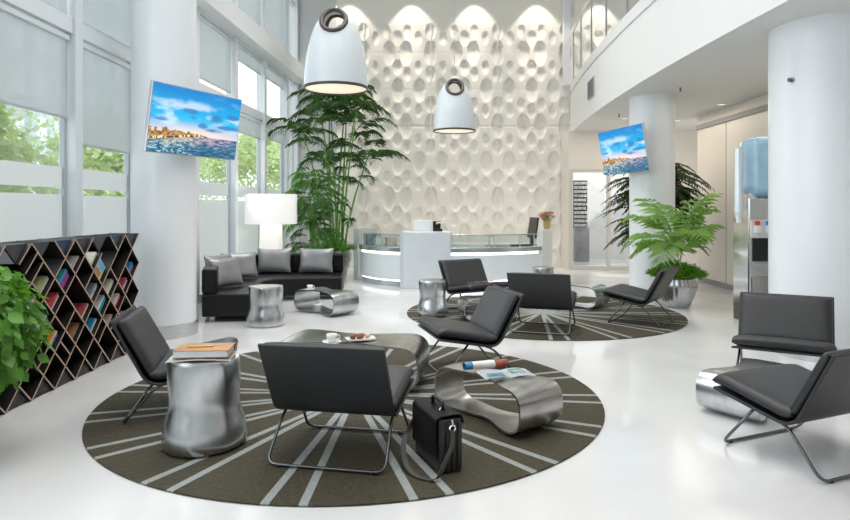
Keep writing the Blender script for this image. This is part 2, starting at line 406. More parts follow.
obj('vent_frame', B(-.02, .0, -.30, .30, -.19, .19), mat('vent_grey', (.5, .5, .5), .5, var=.05), vt)
for s in (-1, 1):
    bm = nb()
    for k in range(12): box(bm, -.034, -.018, s*.15-.12, s*.15+.12, -.165+k*.028, -.148+k*.028)
    obj('louvre', bm, mat('vent_slats', (.22, .23, .23), .5, var=.05), vt)

# columns
def column(name, x, y, r, z1, ring=True):
    c = sempty(name, (x, y, 0))
    obj('shaft', lathe(nb(), [(r, 0.0), (r, z1)], 64), COLW, c, smooth=True, autos=40)
    if ring: obj('base_ring', lathe(nb(), [(r+.012, 0), (r+.012, .15), (r, .155)], 64), STEEL, c, smooth=True, autos=40)
    return c
column('column', -3.11, 7.63, .365, 8.0)
column('column', 3.83, 10.8, .365, 3.37)
column('column', 4.23, 6.62, .60, 3.37)
k = thing('wall_sensor', 'small round chrome knob sensor on the large right column', 'sensor', (4.23-.56, 6.62-.215, 2.78), R(-69))
obj('sensor_plate', tube(nb(), [(0, 0.03, 0), (0, -.012, 0)], .035, 20), STEEL, k, smooth=True, autos=30)
obj('sensor_cap', tube(nb(), [(0, -.012, 0), (0, -.04, 0)], .02, 20), TUBE, k, smooth=True, autos=30)

# windows on the left
ycuts = [-3.5, -1.9, -.2, 1.55, 3.3, 5.05, 6.8, 8.25, 10.02, 11.79, 13.54, 15.29, 16.28]
def seg(x0y0, x1y1, off0, off1, z0, z1, bm):
    """box along a plan segment, offset inward (+x) off0..off1"""
    (ya, yb) = (x0y0, x1y1); a = Vector((wallX(ya), ya)); b = Vector((wallX(yb), yb)); dv = (b-a).normalized(); n = Vector((dv.y, -dv.x))
    pts = [a+n*off0, b+n*off0, b+n*off1, a+n*off1]; return prism(bm, pts, z0, z1)
for i in range(len(ycuts)-1):
    a, b = ycuts[i], ycuts[i+1]; W = sempty('window_%d' % (i+1), (0, 0, 0))
    bm = nb(); seg(a-.075, a+.075, -.05, .13, 0, 8, bm)
    if i == len(ycuts)-2: seg(b-.1, b, -.05, .13, 0, 8, bm)
    obj('mullion', bm, FRAMEW, W, bevel=.006)
    bm = nb(); seg(a+.075, b-.075, -.04, .10, 0, .12, bm); seg(a+.075, b-.075, -.04, .10, 3.33, 3.5, bm)
    seg(a+.075, b-.075, -.04, .10, 4.60, 5.04, bm); seg(a+.075, b-.075, -.04, .06, 6.6, 6.72, bm); seg(a+.075, b-.075, -.04, .06, 7.85, 8, bm)
    obj('transom', bm, FRAMEW, W, bevel=.004)
    bm = nb(); seg(a+.075, a+.11, -.02, .03, .12, 3.33, bm); seg(b-.11, b-.075, -.02, .03, .12, 3.33, bm)
    obj('sash_edge', bm, mat('steel_grey_sash', (.5, .56, .6), .4, var=.02), W)
    bm = nb()
    for z0, z1 in ((.12, 3.33), (3.5, 4.6), (5.04, 6.6), (6.72, 7.85)): seg(a+.075, b-.075, -.008, .0, z0, z1, bm)
    obj('pane', bm, GLASS, W)
    bm = nb(); seg(a+.11, b-.11, .004, .007, .12, 1.64, bm); seg(a+.11, b-.11, .004, .007, 1.71, 1.93, bm)
    obj('frosted_film', bm, FROST, W)
# long bulkhead (slab edge) along the far windows
yy = [8.2+i*.5 for i in range(17)]; yy = [y for y in yy if y < YB]+[YB]
struct('trim_13', strip(nb(), [(wallX(y)+.0, y) for y in yy], [(wallX(y)+.36, y) for y in yy], 4.65, 5.02), WHITE, bevel=.01)
def blind(a, b, ztop, zbot, label, off=.05):
    t = thing('roller_blind', label, 'blind', (0, 0, 0))
    obj('fabric', seg(a+.10, b-.10, off, off+.002, zbot, ztop, nb()), BLIND, t)
    obj('roller', seg(a+.09, b-.09, off-.025, off+.03, ztop-.03, ztop+.03, nb()), FRAMEW, t, bevel=.01)
    obj('hem_bar', seg(a+.10, b-.10, off-.006, off+.008, zbot-.02, zbot+.005, nb()), mat('blind_hem', (.5, .53, .55), .4, var=.02), t)
blind(3.3, 5.05, 3.28, 2.45, 'pale roller blind out at the extreme left edge behind the leafy plant')
blind(5.05, 6.8, 3.28, 2.45, 'half-lowered grey roller blind in the leftmost tall window')
blind(6.8, 8.25, 3.28, 2.2, 'long grey roller blind in the window just left of the near white column')
blind(10.02, 11.79, 4.56, 3.60, 'grey roller blind in the high pane above the near television')
blind(11.79, 13.54, 4.56, 4.30, 'short roller blind in the high pane right of the near television')
blind(11.79, 13.54, 3.28, 2.95, 'short roller blind in the lower pane above the white floor lamp')
blind(13.54, 15.29, 3.28, 3.02, 'short roller blind in the last lower window pane beside the tall palm')
blind(13.54, 15.29, 4.56, 4.32, 'short roller blind in the last high window pane behind the palm tips')
blind(10.02, 11.79, 3.28, 2.6, 'grey roller blind in the lower pane partly behind the near television')

blind(5.05, 6.8, 4.56, 3.53, 'lowered grey roller blind in the pane above the leftmost tall window')
blind(6.8, 8.25, 4.56, 3.53, 'lowered grey roller blind above the window just left of the near white column')
for a_b, lb in (((10.02, 11.79), 'roller blind high above the bulkhead, directly over the near television'), ((11.79, 13.54), 'roller blind high above the bulkhead, in the middle of the three top panes'), ((13.54, 15.29), 'roller blind high above the bulkhead, nearest the carved wall corner')):
    blind(a_b[0], a_b[1], 6.56, 5.07, lb)
# ================================================================== RUGS
for (x, y, lb) in ((-.562, 5.134, 'large round olive-brown rug with grey spoke stripes, nearest the camera'), (1.673, 9.15, 'round olive-brown rug with grey spoke stripes, farther back before the reception desk')):
    o = obj('round_rug', lathe(nb(), [(1.915, 0.0), (1.93, .004), (1.93, .009), (1.92, .012)], 128), RUG, smooth=True, autos=30, loc=(x, y, .001)); tag(o, lb, 'rug', 'round spoke-patterned rugs')
RZ = .0145
# ================================================================== LOUNGE CHAIRS
def make_chair(label, loc, rz):
    t = thing('lounge_chair', label, 'chair', loc, rz, 'low charcoal lounge chairs')
    seatl = densify([(-.185, .335), (-.12, .325), (.30, .405), (.365, .395)], 22)
    backl = densify([(-.165, .335), (-.18, .35), (-.378, .712)], 22)
    obj('seat', pad(nb(), seatl, .74, .085, crown=.12), LEATHER, t, smooth=True)
    obj('backrest', pad(nb(), backl, .715, .075, crown=.1), LEATHER, t, smooth=True)
    # thin outer shell following the underside and back
    inner = rounded([(0, .355, .358), (0, -.185, .262), (0, -.424, .722)], .10, 8)
    bm = nb(); rows = []
    for i, p in enumerate(inner):
        tg = (inner[min(i+1, len(inner)-1)]-inner[max(i-1, 0)]).normalized(); n = Vector((0, tg.z, -tg.y))
        rows.append([bm.verts.new(p+Vector((sx*.37, 0, 0))+n*o_) for sx, o_ in ((-1, 0), (1, 0), (1, -.018), (-1, -.018))])
    for a, b in zip(rows[:-1], rows[1:]):
        for k in range(4): bm.faces.new((a[k], a[(k+1) % 4], b[(k+1) % 4], b[k]))
    bm.faces.new(rows[0]); bm.faces.new(rows[-1][::-1])
    obj('shell', bm, LEATHER, t, smooth=True, autos=40, bevel=.005)
    # sled frames
    fw = .355
    f = rounded([(-fw*.93, .08, .290), (-fw, .30, .012), (fw, .30, .012), (fw*.93, .08, .290)], .07, 6)
    r = rounded([(-fw*.93, -.02, .285), (-fw*.95, -.15, .24), (-fw, -.355, .012), (fw, -.355, .012), (fw*.95, -.15, .24), (fw*.93, -.02, .285)], .07, 6)
    fo = obj('leg_frame', tube(nb(), f, .0095, 8), TUBE, t, smooth=True)
    ro = obj('leg_frame', tube(nb(), r, .0095, 8), TUBE, t, smooth=True)
    for s in (-1, 1):
        obj('seat_rail', tube(nb(), [(s*fw*.93, -.12, .262), (s*fw*.93, .25, .328)], .0095, 8), TUBE, t, smooth=True)
    for po, yy_ in ((fo, .30), (ro, -.355)):
        for s in (-1, 1): obj('glide', lathe(nb(), [(.011, 0), (.013, .004), (.013, .012), (.01, .016)], 12, s*(fw-.075), yy_), RUBBER, po, smooth=True)
    return t
CH = [('charcoal lounge chair seen from behind, nearest the camera, beside the briefcase', (-.50, 3.97, RZ), -11),
      ('charcoal lounge chair between the zigzag bookcase and the near metal drum table', (-1.80, 4.80, RZ), -77),
      ('charcoal lounge chair at the back edge of the near rug, facing left', (.37, 5.95, RZ), 105),
      ('charcoal lounge chair in side view in front of the fluted palm pot', (2.80, 8.39, RZ), 56.5),
      ('charcoal lounge chair seen from behind in the middle of the farther rug', (1.46, 7.88, RZ), -19),
      ('charcoal lounge chair with a magazine on its seat, before the reception desk', (.73, 9.18, RZ), 211),
      ('charcoal lounge chair facing us against the large right column', (3.04, 5.42, 0), 149),
      ('charcoal lounge chair at the lower right corner, turned away from us', (2.33, 3.93, 0), 23.6)]
c0 = None
for lb, loc, a in CH:
    if c0 is None: c0 = make_chair(lb, loc, R(a))
    else: dup(c0, loc, R(a), lb)

# ================================================================== DRUM TABLES
def make_drum(label, loc, rz, h=.57, r=.25, seed=0):
    t = thing('drum_table', label, 'side table', loc, rz, 'silver tree-stump drum tables')
    def fn(a, z):
        q = z/h
        return 1+.035*math.sin(2*a+1+q*1.5+seed)+.03*math.sin(3*a+2.2*q+seed)*(1-.3*q)+.012*math.sin(7*a+seed)
    pr = [(.93, 0), (1.0, .03), (1.02, .10), (1.0, .22), (.95, .32), (.875, .42), (.845, .50), (.85, .58), (.875, .70), (.885, .85), (.88, .955), (.87, .985), (.855, 1.0)]
    obj('table_body', lathe(nb(), [(a*r, b*h) for a, b in pr], 64, fn=fn), SILVER, t, smooth=True, autos=50)
    obj('table_top', lathe(nb(), [(.80*r, h-.002), (.79*r, h+.003)], 64, fn=fn), SILVER2, t, smooth=True, autos=30)
    return t
make_drum('large silver drum side table with books on top, nearest the camera', (-1.39, 4.02, RZ), 0, .55, .243)
make_drum('silver drum side table in front of the black corner sofa', (-2.04, 8.2, 0), 1.2, .50, .235, 1)
make_drum('silver drum side table on the left edge of the farther rug', (.105, 8.86, RZ), 2.2, .49, .215, 2)
make_drum('silver drum side table at the back of the farther rug, under the flowers', (1.97, 10.70, RZ), 3.2, .50, .205, 3)

# ================================================================== RIBBON COFFEE TABLES
def make_ribbon(label, loc, rz, L, W, H, waist=.52, m=None, skew=0.0, wl=1.0):
    t = thing('ribbon_table', label, 'coffee table', loc, rz, 'silver ribbon coffee tables')
    r = H/2*.96; th = .014; pts = []; hx = L/2-r*1.15
    def sup(a): return math.copysign(abs(math.cos(a))**.72, math.cos(a)), math.copysign(abs(math.sin(a))**.78, math.sin(a))
    for i in range(13): pts.append((-hx+2*hx*i/12, H/2+r, 0))
    for i in range(1, 16):
        c, s = sup(math.pi/2-math.pi*i/16); pts.append((hx+c*r*1.15, H/2+s*r, 0))
    for i in range(13): pts.append((hx-2*hx*i/12, H/2-r, 0))
    for i in range(1, 16):
        c, s = sup(-math.pi/2-math.pi*i/16); pts.append((-hx+c*r*1.15, H/2+s*r, 0))
    bm = nb(); rows = []; n = len(pts)
    for i, (x, z, _) in enumerate(pts):
        a = pts[i-1]; b = pts[(i+1) % n]; tx, tz = b[0]-a[0], b[1]-a[1]; l = math.hypot(tx, tz); nx_, nz_ = -tz/l, tx/l
        q = min(1, abs(x)/(L/2*.78)); sm = q*q*(3-2*q); wv = W/2*(waist+((wl if x < 0 else 1)-waist)*sm)
        lob = skew*math.sin(x/(L/2)*math.pi/2)
        row = []
        for k in range(9):
            v = -1+2*k/8; y = v*wv+lob; dz = .010*(abs(v)**3)*(-1)
            row.append((bm.verts.new((x+nx_*dz, y, z+nz_*dz)), bm.verts.new((x+nx_*(dz-th), y, z+nz_*(dz-th)))))
        rows.append(row)
    for i in range(n):
        a, b = rows[i], rows[(i+1) % n]
        for k in range(8):
            bm.faces.new((a[k][0], a[k+1][0], b[k+1][0], b[k][0])); bm.faces.new((a[k][1], b[k][1], b[k+1][1], a[k+1][1]))
        for k in (0, 8): bm.faces.new((a[k][0], b[k][0], b[k][1], a[k][1]))
    obj('ribbon_loop', bm, m or SILVER, t, smooth=True, autos=45)
    return t
make_ribbon('long curving silver coffee table holding the cup and pastries', (-.63, 5.50, RZ), R(-9), 1.30, .60, .39, .62, SILVER2, -.03)
make_ribbon('curving silver coffee table with two magazines beside the briefcase', (.475, 4.55, RZ), R(-50), .94, .43, .33, .45, SILVER2, 0, .66)
make_ribbon('small curving silver coffee table with a white cup, before the sofa', (-1.42, 9.18, 0), R(-42), .92, .46, .34, .55)
make_ribbon('curving silver coffee table mostly hidden behind the chairs on the farther rug', (.83, 8.55, RZ), R(8), .74, .46, .31, .6)
make_ribbon('curving silver coffee table behind the central chair on the farther rug', (2.28, 9.72, RZ), R(-38), .92, .5, .35, .6)
make_ribbon('curving silver coffee table between the two chairs at far right', (2.46, 4.80, 0), R(38), .86, .44, .31, .6)

# ================================================================== SOFA
out_ = [(-2.92, 8.36), (-3.10, 9.0), (-3.28, 9.7), (-3.42, 10.25), (-3.46, 10.7), (-3.36, 11.1), (-3.08, 11.38), (-2.6, 11.46), (-2.0, 11.46), (-1.45, 11.44)]
in_ = [(-2.10, 8.46), (-2.26, 8.95), (-2.42, 9.45), (-2.50, 9.75), (-2.50, 10.0), (-2.40, 10.2), (-2.2, 10.36), (-1.95, 10.44), (-1.66, 10.47), (-1.36, 10.48)]
mid_ = [tuple(Vector(o).lerp(Vector(i), .24)) for o, i in zip(out_, in_)]
s = thing('corner_sofa', 'low black leather curved corner sofa with silver cushions by the windows', 'sofa', (0, 0, 0))
obj('seat', strip(nb(), out_, in_, .07, .37), SOFA, s, bevel=.03, seg=4, smooth=True, autos=60)
obj('backrest', strip(nb(), out_, mid_, .372, .70), SOFA, s, bevel=.035, seg=4, smooth=True, autos=60)
for x, y in ((-2.82, 8.5), (-2.25, 8.6), (-2.62, 9.95), (-1.5, 10.6), (-1.55, 11.3), (-3.3, 10.9)):
    obj('leg', B(x-.03, x+.03, y-.03, y+.03, 0, .075), STEEL, s)
def cushion(label, loc, rot, W=.54, H=.43, T=.15):
    bm = nb(); n = 16; g = [[], []]
    for sgn in (0, 1):
        for i in range(n+1):
            row = []
            for j in range(n+1):
                u = math.sin(math.pi/2*(-1+2*i/n)); v = math.sin(math.pi/2*(-1+2*j/n))
                h = T/2*((1-u**4)*(1-v**4))**.55
                pin = 1-.07*(1-abs(u))*0-.05*(1-v*v)*0
                x = u*W/2*(1-.06*(1-v*v)**1)*1.0 if False else u*W/2*(1-.07*(1-abs(v)**2)*abs(u)); y = v*H/2*(1-.08*(1-abs(u)**2)*abs(v))
                h += .006*noise.noise(Vector((u*2.5+loc[0]*3, v*2.5, loc[1])))*(1-u**4)*(1-v**4)
                row.append(bm.verts.new((x, h if sgn else -h, y+H/2)))
            g[sgn].append(row)
        for i in range(n):
            for j in range(n): bm.faces.new((g[sgn][i][j], g[sgn][i+1][j], g[sgn][i+1][j+1], g[sgn][i][j+1]))
    bmesh.ops.remove_doubles(bm, verts=bm.verts, dist=1e-5)
    o = obj('cushion', bm, SATIN, None, smooth=True, loc=loc, rot=rot); tag(o, label, 'cushion', 'silver satin sofa cushions'); return o
cushion('silver satin cushion farthest left, mostly hidden behind its neighbour', (-3.02, 9.55, .385), (R(-14), 0, R(62)))
cushion('silver satin cushion leaning at the front of the left sofa wing', (-2.78, 9.08, .38), (R(-17), R(0), R(58)))
cushion('silver satin cushion in the corner of the sofa, second from the left pair', (-2.90, 10.1, .38), (R(-16), 0, R(38)), .58)
cushion('silver satin cushion in the middle of the sofa back, below the floor lamp', (-2.60, 11.0, .38), (R(-14), 0, R(3)), .60, .44)
cushion('silver satin cushion at the right end of the sofa', (-1.88, 11.0, .38), (R(-14), 0, R(-3)), .60, .44)

# ================================================================== FLOOR LAMP
t = thing('floor_lamp', 'glowing white floor lamp with drum shade behind the sofa', 'lamp', (-2.92, 12.15, 0))
SH = mat('lit_fabric', (.9, .9, .88), .7, emis=(1, .99, .96), estr=.30, var=.01); SH2 = mat('lit_column', (.9, .88, .84), .6, emis=(1, .96, .9), estr=.36, var=.01)
bm = nb(); lo = [(-.19, -.19), (.19, -.19), (.19, .19), (-.19, .19)]
vv = [[bm.verts.new((a*k, b*k, z)) for a, b in lo] for k, z in ((1.25, 0), (1.0, .6), (.92, 1.22))]
for q in range(2):
    for i in range(4): bm.faces.new((vv[q][i], vv[q][(i+1) % 4], vv[q+1][(i+1) % 4], vv[q+1][i]))
bm.faces.new(vv[0][::-1]); bm.faces.new(vv[2])
obj('lamp_body', bm, SH2, t, bevel=.03)
bm = nb(); lathe(bm, [(.485, 1.20), (.485, 1.76)], 48)
bmesh.ops.delete(bm, geom=[f for f in bm.faces if len(f.verts) > 4], context='FACES')
bmesh.ops.solidify(bm, geom=bm.faces[:], thickness=.006)
obj('lamp_shade', bm, SH, t, smooth=True, autos=40)
point('floor_lamp_bulb', (-2.92, 12.15, 1.5), 9, (1, .95, .86), .12)

# ================================================================== PENDANTS
def pendant(label, x, y, z0):
    t = thing('pendant_lamp', label, 'lamp', (x, y, z0), 0, 'white bell pendant lamps'); t.scale = (1, 1, .92)
    pr = [(.40, 0), (.40, .04), (.392, .20), (.375, .38), (.345, .56), (.305, .72), (.255, .86), (.195, .96), (.12, 1.04), (.05, 1.075), (.01, 1.08)]
    n = 64; bm = nb(); rings = [[bm.verts.new((r*math.cos(2*math.pi*i/n), r*math.sin(2*math.pi*i/n), z)) for i in range(n)] for r, z in pr2(pr)]
    # eye-shaped hole through the crown: skip faces inside a circle seen from front and back
    for a, b in zip(rings[:-1], rings[1:]):
        for i in range(n):
            c = (a[i].co+a[(i+1) % n].co+b[i].co+b[(i+1) % n].co)/4
            if (c.x/.150)**2+((c.z-.875)/.168)**2 < 1: continue
            bm.faces.new((a[i], a[(i+1) % n], b[(i+1) % n], b[i]))
    o = obj('lamp_shade', bm, LAMPW, t, smooth=True)
    sd = o.modifiers.new('solid', 'SOLIDIFY'); sd.thickness = .012; sd.offset = -1
    # dark ring bordering the hole (front and back)
    for sg in (-1, 1):
        bm = nb(); ringp = []
        for k in range(48):
            a = 2*math.pi*k/48; xx = .150*math.cos(a); zz = .875+.168*math.sin(a)
            rr = rad_at(pr, zz); yy2 = math.sqrt(max(.0005, rr*rr-xx*xx))
            ringp.append((xx, sg*yy2, zz))
        tube(bm, ringp, .030, 10, closed=True)
        obj('eye_ring', bm, LAMPTRIM, t, smooth=True)
    bm = nb(); lathe(bm, [(.405, -.012), (.408, .02), (.40, .024), (.385, .02), (.385, -.012), (.405, -.012)], 64, cap=False)
    obj('rim', bm, LAMPTRIM, t, smooth=True, autos=40)
    obj('diffuser', lathe(nb(), [(.385, .006), (.30, .02), (.0, .03)], 48), WARMGLOW, t, smooth=True)
    obj('hook', tube(nb(), rounded([(0, 0, 1.02), (.02, 0, 1.06), (0, 0, 1.13)], .03), .009, 8), STEELC, t, smooth=True)
    obj('cable', cyl(nb(), (0, 0, 1.13), (0, 0, (7.98-z0)/.92), .0045, 6), STEEL, t)
    return t
def pr2(pr):
    out = []
    for (a, b), (c, d_) in zip(pr[:-1], pr[1:]):
        for k in range(5): out.append((a+(c-a)*k/5, b+(d_-b)*k/5))
    out.append(pr[-1]); return out
def rad_at(pr, z):
    for (a, b), (c, d_) in zip(pr[:-1], pr[1:]):
        if b <= z <= d_: return a+(c-a)*(z-b)/(d_-b)
    return .02
pendant('large white bell pendant lamp with dark eye-shaped opening, nearer the camera', -1.12, 8.05, 3.0)
pendant('smaller-looking white bell pendant lamp hanging above the reception desk', .56, 12.2, 2.965)
for x, y, p in ((-1.12, 8.05, 24), (.56, 12.2, 24)): spot('pendant_bulb', (x, y, 2.9), (0, 0, 0), p, 120, .6, (1, .93, .8), .2)

# ================================================================== TELEVISIONS
def vnoise(x, y, s=0): return noise.fractal(Vector((x, y, s)), 1, 2, 4)
def scr_col(u, v):
    hor = .30; shore = .19+.13*min(1, u/.62)
    n = vnoise(u*4, v*9, 3); n2 = vnoise(u*3.2, v*6, 9)
    if v > hor if u > .62 else v > shore:
        t = (v-.3)/.7
        top = Vector((.0, .22, .60)); mid = Vector((.015, .48, .85)); low = Vector((.85, .62, .66)); warm = Vector((1, .80, .62))
        c = mid.lerp(top, max(0, min(1, (t-.35)/.6))); c = low.lerp(c, max(0, min(1, t/.30)))
        g = math.exp(-((u-.5)/.35)**2-(t/.2)**2); c = c.lerp(warm, .7*g)
        wc = max(0, n2*1.6)*math.exp(-((t-.45)/.3)**2); c = c.lerp(Vector((.65, .82, .92)), min(.7, wc*1.1))
        for cu, cv, cw, chh in ((.70, .62, .11, .07), (.56, .47, .06, .06), (.88, .50, .2, .045), (.68, .42, .14, .035), (.42, .66, .1, .05), (.93, .68, .1, .05), (.08, .50, .10, .04), (.45, .58, .05, .03)):
            q = ((u-cu)/cw)**2+((v-cv)/chh)**2
            k = max(0, 1-q+n*1.2); c = c.lerp(Vector((.03, .20, .50)), min(.85, k))
        # town
        if u < .60:
            bl = int(u*38); random.seed(bl); hgt = shore+(.13+.10*random.random())*(1-u/.66)*(1.0 if 4 < bl < 20 else .8)
            if v < hgt:
                random.seed(bl*97+int(v*60)); lit = random.random()
                c = Vector((.10, .055, .035)).lerp(Vector((.95, .50, .16)), lit*.75) if v > shore+.02 else Vector((.06, .04, .035))
                random.seed(int(u*90)*7+3)
                if v < shore+.035 and random.random() < .35: c = Vector((1, .75, .35))
        return c
    d = (shore if u < .62 else hor)-v
    r = vnoise(u*14, v*42, 5)
    c = Vector((.008, .10, .20)).lerp(Vector((.12, .30, .44)), max(0, min(1, .45+r*1.3-d*1.4)))
    g = math.exp(-((u-.36)/.30)**2)*math.exp(-(d/.10)**2); c = c.lerp(Vector((.95, .66, .42)), min(.7, g*(.5+r)))
    g = math.exp(-((u-.7)/.22)**2)*math.exp(-(d/.12)**2); c = c.lerp(Vector((.75, .45, .62)), min(.5, g*(.4+r)))
    if vnoise(u*22, v*60, 8) > .28 and u < .5 and d > .05: c = Vector((.45, .75, .78))
    return c
def tv(label, loc, rz, tilt, roll=0):
    t = thing('television', label, 'television', loc, 0, 'flat televisions on columns'); t.rotation_euler = (tilt, roll, rz); t.rotation_mode = 'XYZ'
    W, H = 1.36, .765
    obj('casing', B(-W/2, W/2, 0, .045, -H/2, H/2), mat('silver_plastic', (.55, .57, .6), .3, .6, var=.02), t, bevel=.008)
    bm = nb(); nx_, nz_ = 150, 84; a, b = W/2-.012, H/2-.012
    vs = [[bm.verts.new((-a+2*a*i/nx_, -.003, -b+2*b*j/nz_)) for j in range(nz_+1)] for i in range(nx_+1)]
    cl = bm.loops.layers.float_color.new('Col')
    cols = [[scr_col(i/nx_, j/nz_) for j in range(nz_+1)] for i in range(nx_+1)]
    for i in range(nx_):
        for j in range(nz_):
            f = bm.faces.new((vs[i][j], vs[i+1][j], vs[i+1][j+1], vs[i][j+1]))
            for lp, (p, q) in zip(f.loops, ((i, j), (i+1, j), (i+1, j+1), (i, j+1))):
                c = cols[p][q]; lp[cl] = (c[0], c[1], c[2], 1)
    obj('screen', bm, SCREEN, t, smooth='keep')
    obj('wall_bracket', B(-.10, .10, .045, .14, -.12, .12), BLACKG, t, bevel=.006)
    return t
# screen normal is local -y; columns on either side
tv('flat television tilted on the near left column, showing a seaside town at dusk', (-2.63, 7.40, 2.475), math.atan2(1.24, .60), R(9))
tv('flat television tilted on the farther right column beside the palm', (3.27, 10.62, 2.45), math.atan2(-1.30, .33), R(10))

# ================================================================== RECEPTION DESK
def circ(a, b, c):
    ax, ay, bx, by, cx, cy = *a, *b, *c; d_ = 2*(ax*(by-cy)+bx*(cy-ay)+cx*(ay-by))
    ux = ((ax*ax+ay*ay)*(by-cy)+(bx*bx+by*by)*(cy-ay)+(cx*cx+cy*cy)*(ay-by))/d_
    uy = ((ax*ax+ay*ay)*(cx-bx)+(bx*bx+by*by)*(ax-cx)+(cx*cx+cy*cy)*(bx-ax))/d_
    return ux, uy, math.hypot(ax-ux, ay-uy)
def desk_front(x, inset=0):
    """front line of the desk: left wing curls back strongly, right wing gently"""
    if x < .3: cx, cy, r = circ((-1.38, 13.4), (-.72, 12.28), (.3, 11.95))
    else: cx, cy, r = circ((.3, 11.95), (1.5, 12.15), (2.62, 12.85))
    return cx, cy, r
def arcpts(xa, xb, inset, n=18):
    out = []
    for i in range(n+1):
        x = xa+(xb-xa)*i/n; cx, cy, r = desk_front(x if abs(x-.3) > 1e-6 else .301)
        dx = x-cx; y = cy-math.sqrt(max(.0001, r*r-dx*dx)); v = Vector((x-cx, y-cy)).normalized()
        out.append((x-v.x*inset, y-v.y*inset))
    return out
t = thing('reception_desk', 'curved white and steel reception desk with glowing strips before the carved wall', 'desk', (0, 12, 0))
t.location = (0, 0, 0)
DW = mat('desk_white', (.78, .83, .87), .22, var=.01); DS = mat('desk_steel', (.60, .66, .70), .25, .85, var=.05)
for xa, xb in ((-1.33, -.44), (.40, 2.28)):
    A = lambda i: arcpts(xa, xb, i)
    obj('plinth', strip(nb(), A(.05), A(.5), 0, .10), DS, t, smooth=True, autos=30)
    obj('light_strip', strip(nb(), A(.045), A(.3), .10, .135), GLOW, t, smooth=True, autos=30)
    obj('front_panel', strip(nb(), A(.0), A(.45), .135, .61), DW, t, smooth=True, autos=30, bevel=.006)
    obj('light_strip', strip(nb(), A(.03), A(.45), .61, .665), GLOW, t, smooth=True, autos=30)
    obj('counter_top', strip(nb(), A(-.03), A(.62), .665, .755), DS, t, smooth=True, autos=30, bevel=.006)
    obj('glass_screen', strip(nb(), A(.06), A(.068), .755, .985), DESKGLASS, t)
    obj('screen_rail', tube(nb(), [(x, y, .99) for x, y in A(.064)], .012, 6), STEEL, t)
    AA = A(.064)
    for k in ((1, 9, 17) if xa < 0 else (1, 8, 9, 14, 17)):
        x, y = AA[k]; obj('screen_post', cyl(nb(), (x, y, .755), (x, y, .99), .012, 8), STEEL, t)
blk = prism(nb(), [(-.47, 12.0), (-.40, 11.86), (.47, 11.86), (.50, 12.0), (.42, 12.55), (-.40, 12.55)], 0, 1.055)
obj('centre_block', blk, mat('desk_block', (.74, .79, .83), .28, .25, var=.04, vscale=2), t, bevel=.008)
obj('end_panel', prism(nb(), [(-1.50, 13.42), (-1.40, 13.3), (-1.30, 13.42), (-1.05, 13.9), (-1.2, 13.95)], 0, 1.06), DS, t, bevel=.005)
obj('end_panel', prism(nb(), [(2.20, 12.56), (2.32, 12.58), (2.62, 13.2), (2.52, 13.3)], 0, 1.06), mat('desk_end_white', (.78, .80, .80), .3, var=.01), t, bevel=.006)
obj('back_counter', prism(nb(), [(-1.0, 13.95), (2.4, 13.95), (2.4, 14.5), (-1.0, 14.5)], 0, .72), CREAM, t, bevel=.006)

# desk items
def on(name, label, cat, loc, rz=0, group=None): return thing(name, label, cat, loc, rz, group)
t = on('computer_monitor', 'white-backed computer monitor on the centre block of the reception desk', 'monitor', (-.02, 12.25, 1.056), 0)
obj('casing', B(-.21, .15, 0, .03, .02, .21), WHITEP, t, bevel=.01); obj('stand', B(-.08, .04, .0, .12, 0, .03), WHITEP, t, bevel=.004)
t = on('desk_phone', 'black desk telephone at the right of the centre block', 'telephone', (.24, 12.2, 1.056), 0)
obj('base', B(-.09, .09, -.06, .1, 0, .05), BLACKG, t, bevel=.008); obj('display', B(-.09, .06, .02, .05, .05, .19), BLACKG, t, bevel=.006)
obj('handset', tube(nb(), rounded([(-.02, -.02, .14), (0, -.03, .17), (.10, -.03, .15), (.12, -.02, .11)], .03), .014, 8), WHITEP, t, smooth=True)
t = on('computer_monitor', 'thin black monitor seen edge-on at the right end of the reception desk', 'monitor', (2.12, 12.85, .757), R(-80))
bm = B(-.24, .24, -.012, .02, .14, .56); obj('casing', bm, BLACKG, t, bevel=.006, rot=(R(-8), 0, 0)); obj('stand', B(-.05, .05, .0, .05, 0, .2), BLACKG, t); obj('foot', B(-.10, .10, -.08, .1, 0, .015), BLACKG, t, bevel=.004)
o = obj('document_stack', B(-.22, .22, -.1, .1, 0, .025), mat('kraft_folder', (.55, .42, .30), .6, var=.1), None, loc=(1.42, 12.5, .756), rot=(0, 0, R(12)), bevel=.004); tag(o, 'flat tan folder on the right wing of the reception desk', 'folder')
t = on('keyboard', 'dark keyboard lying before the edge-on monitor on the reception desk', 'keyboard', (1.86, 12.56, .757), R(14)); obj('keyboard_body', B(-.2, .2, -.07, .07, 0, .02), BLACKG, t, bevel=.004)
bm = nb()
for i in range(12):
    for j in range(4): box(bm, -.18+i*.03, -.157+i*.03, -.055+j*.03, -.033+j*.03, .02, .027)
obj('keys', bm, DGREY, t)
for k, (x, y, h_, c, lb) in enumerate(((-1.12, 13.22, .20, (.20, .26, .30), 'grey box file at the far left end of the reception desk'), (-.93, 13.0, .14, (.75, .72, .66), 'cream paper tray beside the grey box file on the desk'), (-.68, 12.75, .16, (.60, .45, .36), 'brown organiser tray just left of the desk centre block'))):
    t = on('desk_organiser', lb, 'organiser', (x, y, .757), R(20)); bm = nb(); m_ = mat('organiser_%d' % k, c, .5, var=.05)
    box(bm, -.1, .1, -.08, -.07, 0, h_); box(bm, -.1, .1, .07, .08, 0, h_); box(bm, -.1, -.09, -.08, .08, 0, h_); box(bm, .09, .1, -.08, .08, 0, h_); box(bm, -.1, .1, -.08, .08, 0, .01)
    obj('tray', bm, m_, t); obj('papers', B(-.08, .08, -.05, .05, .012, h_*.9), PAPER, t)
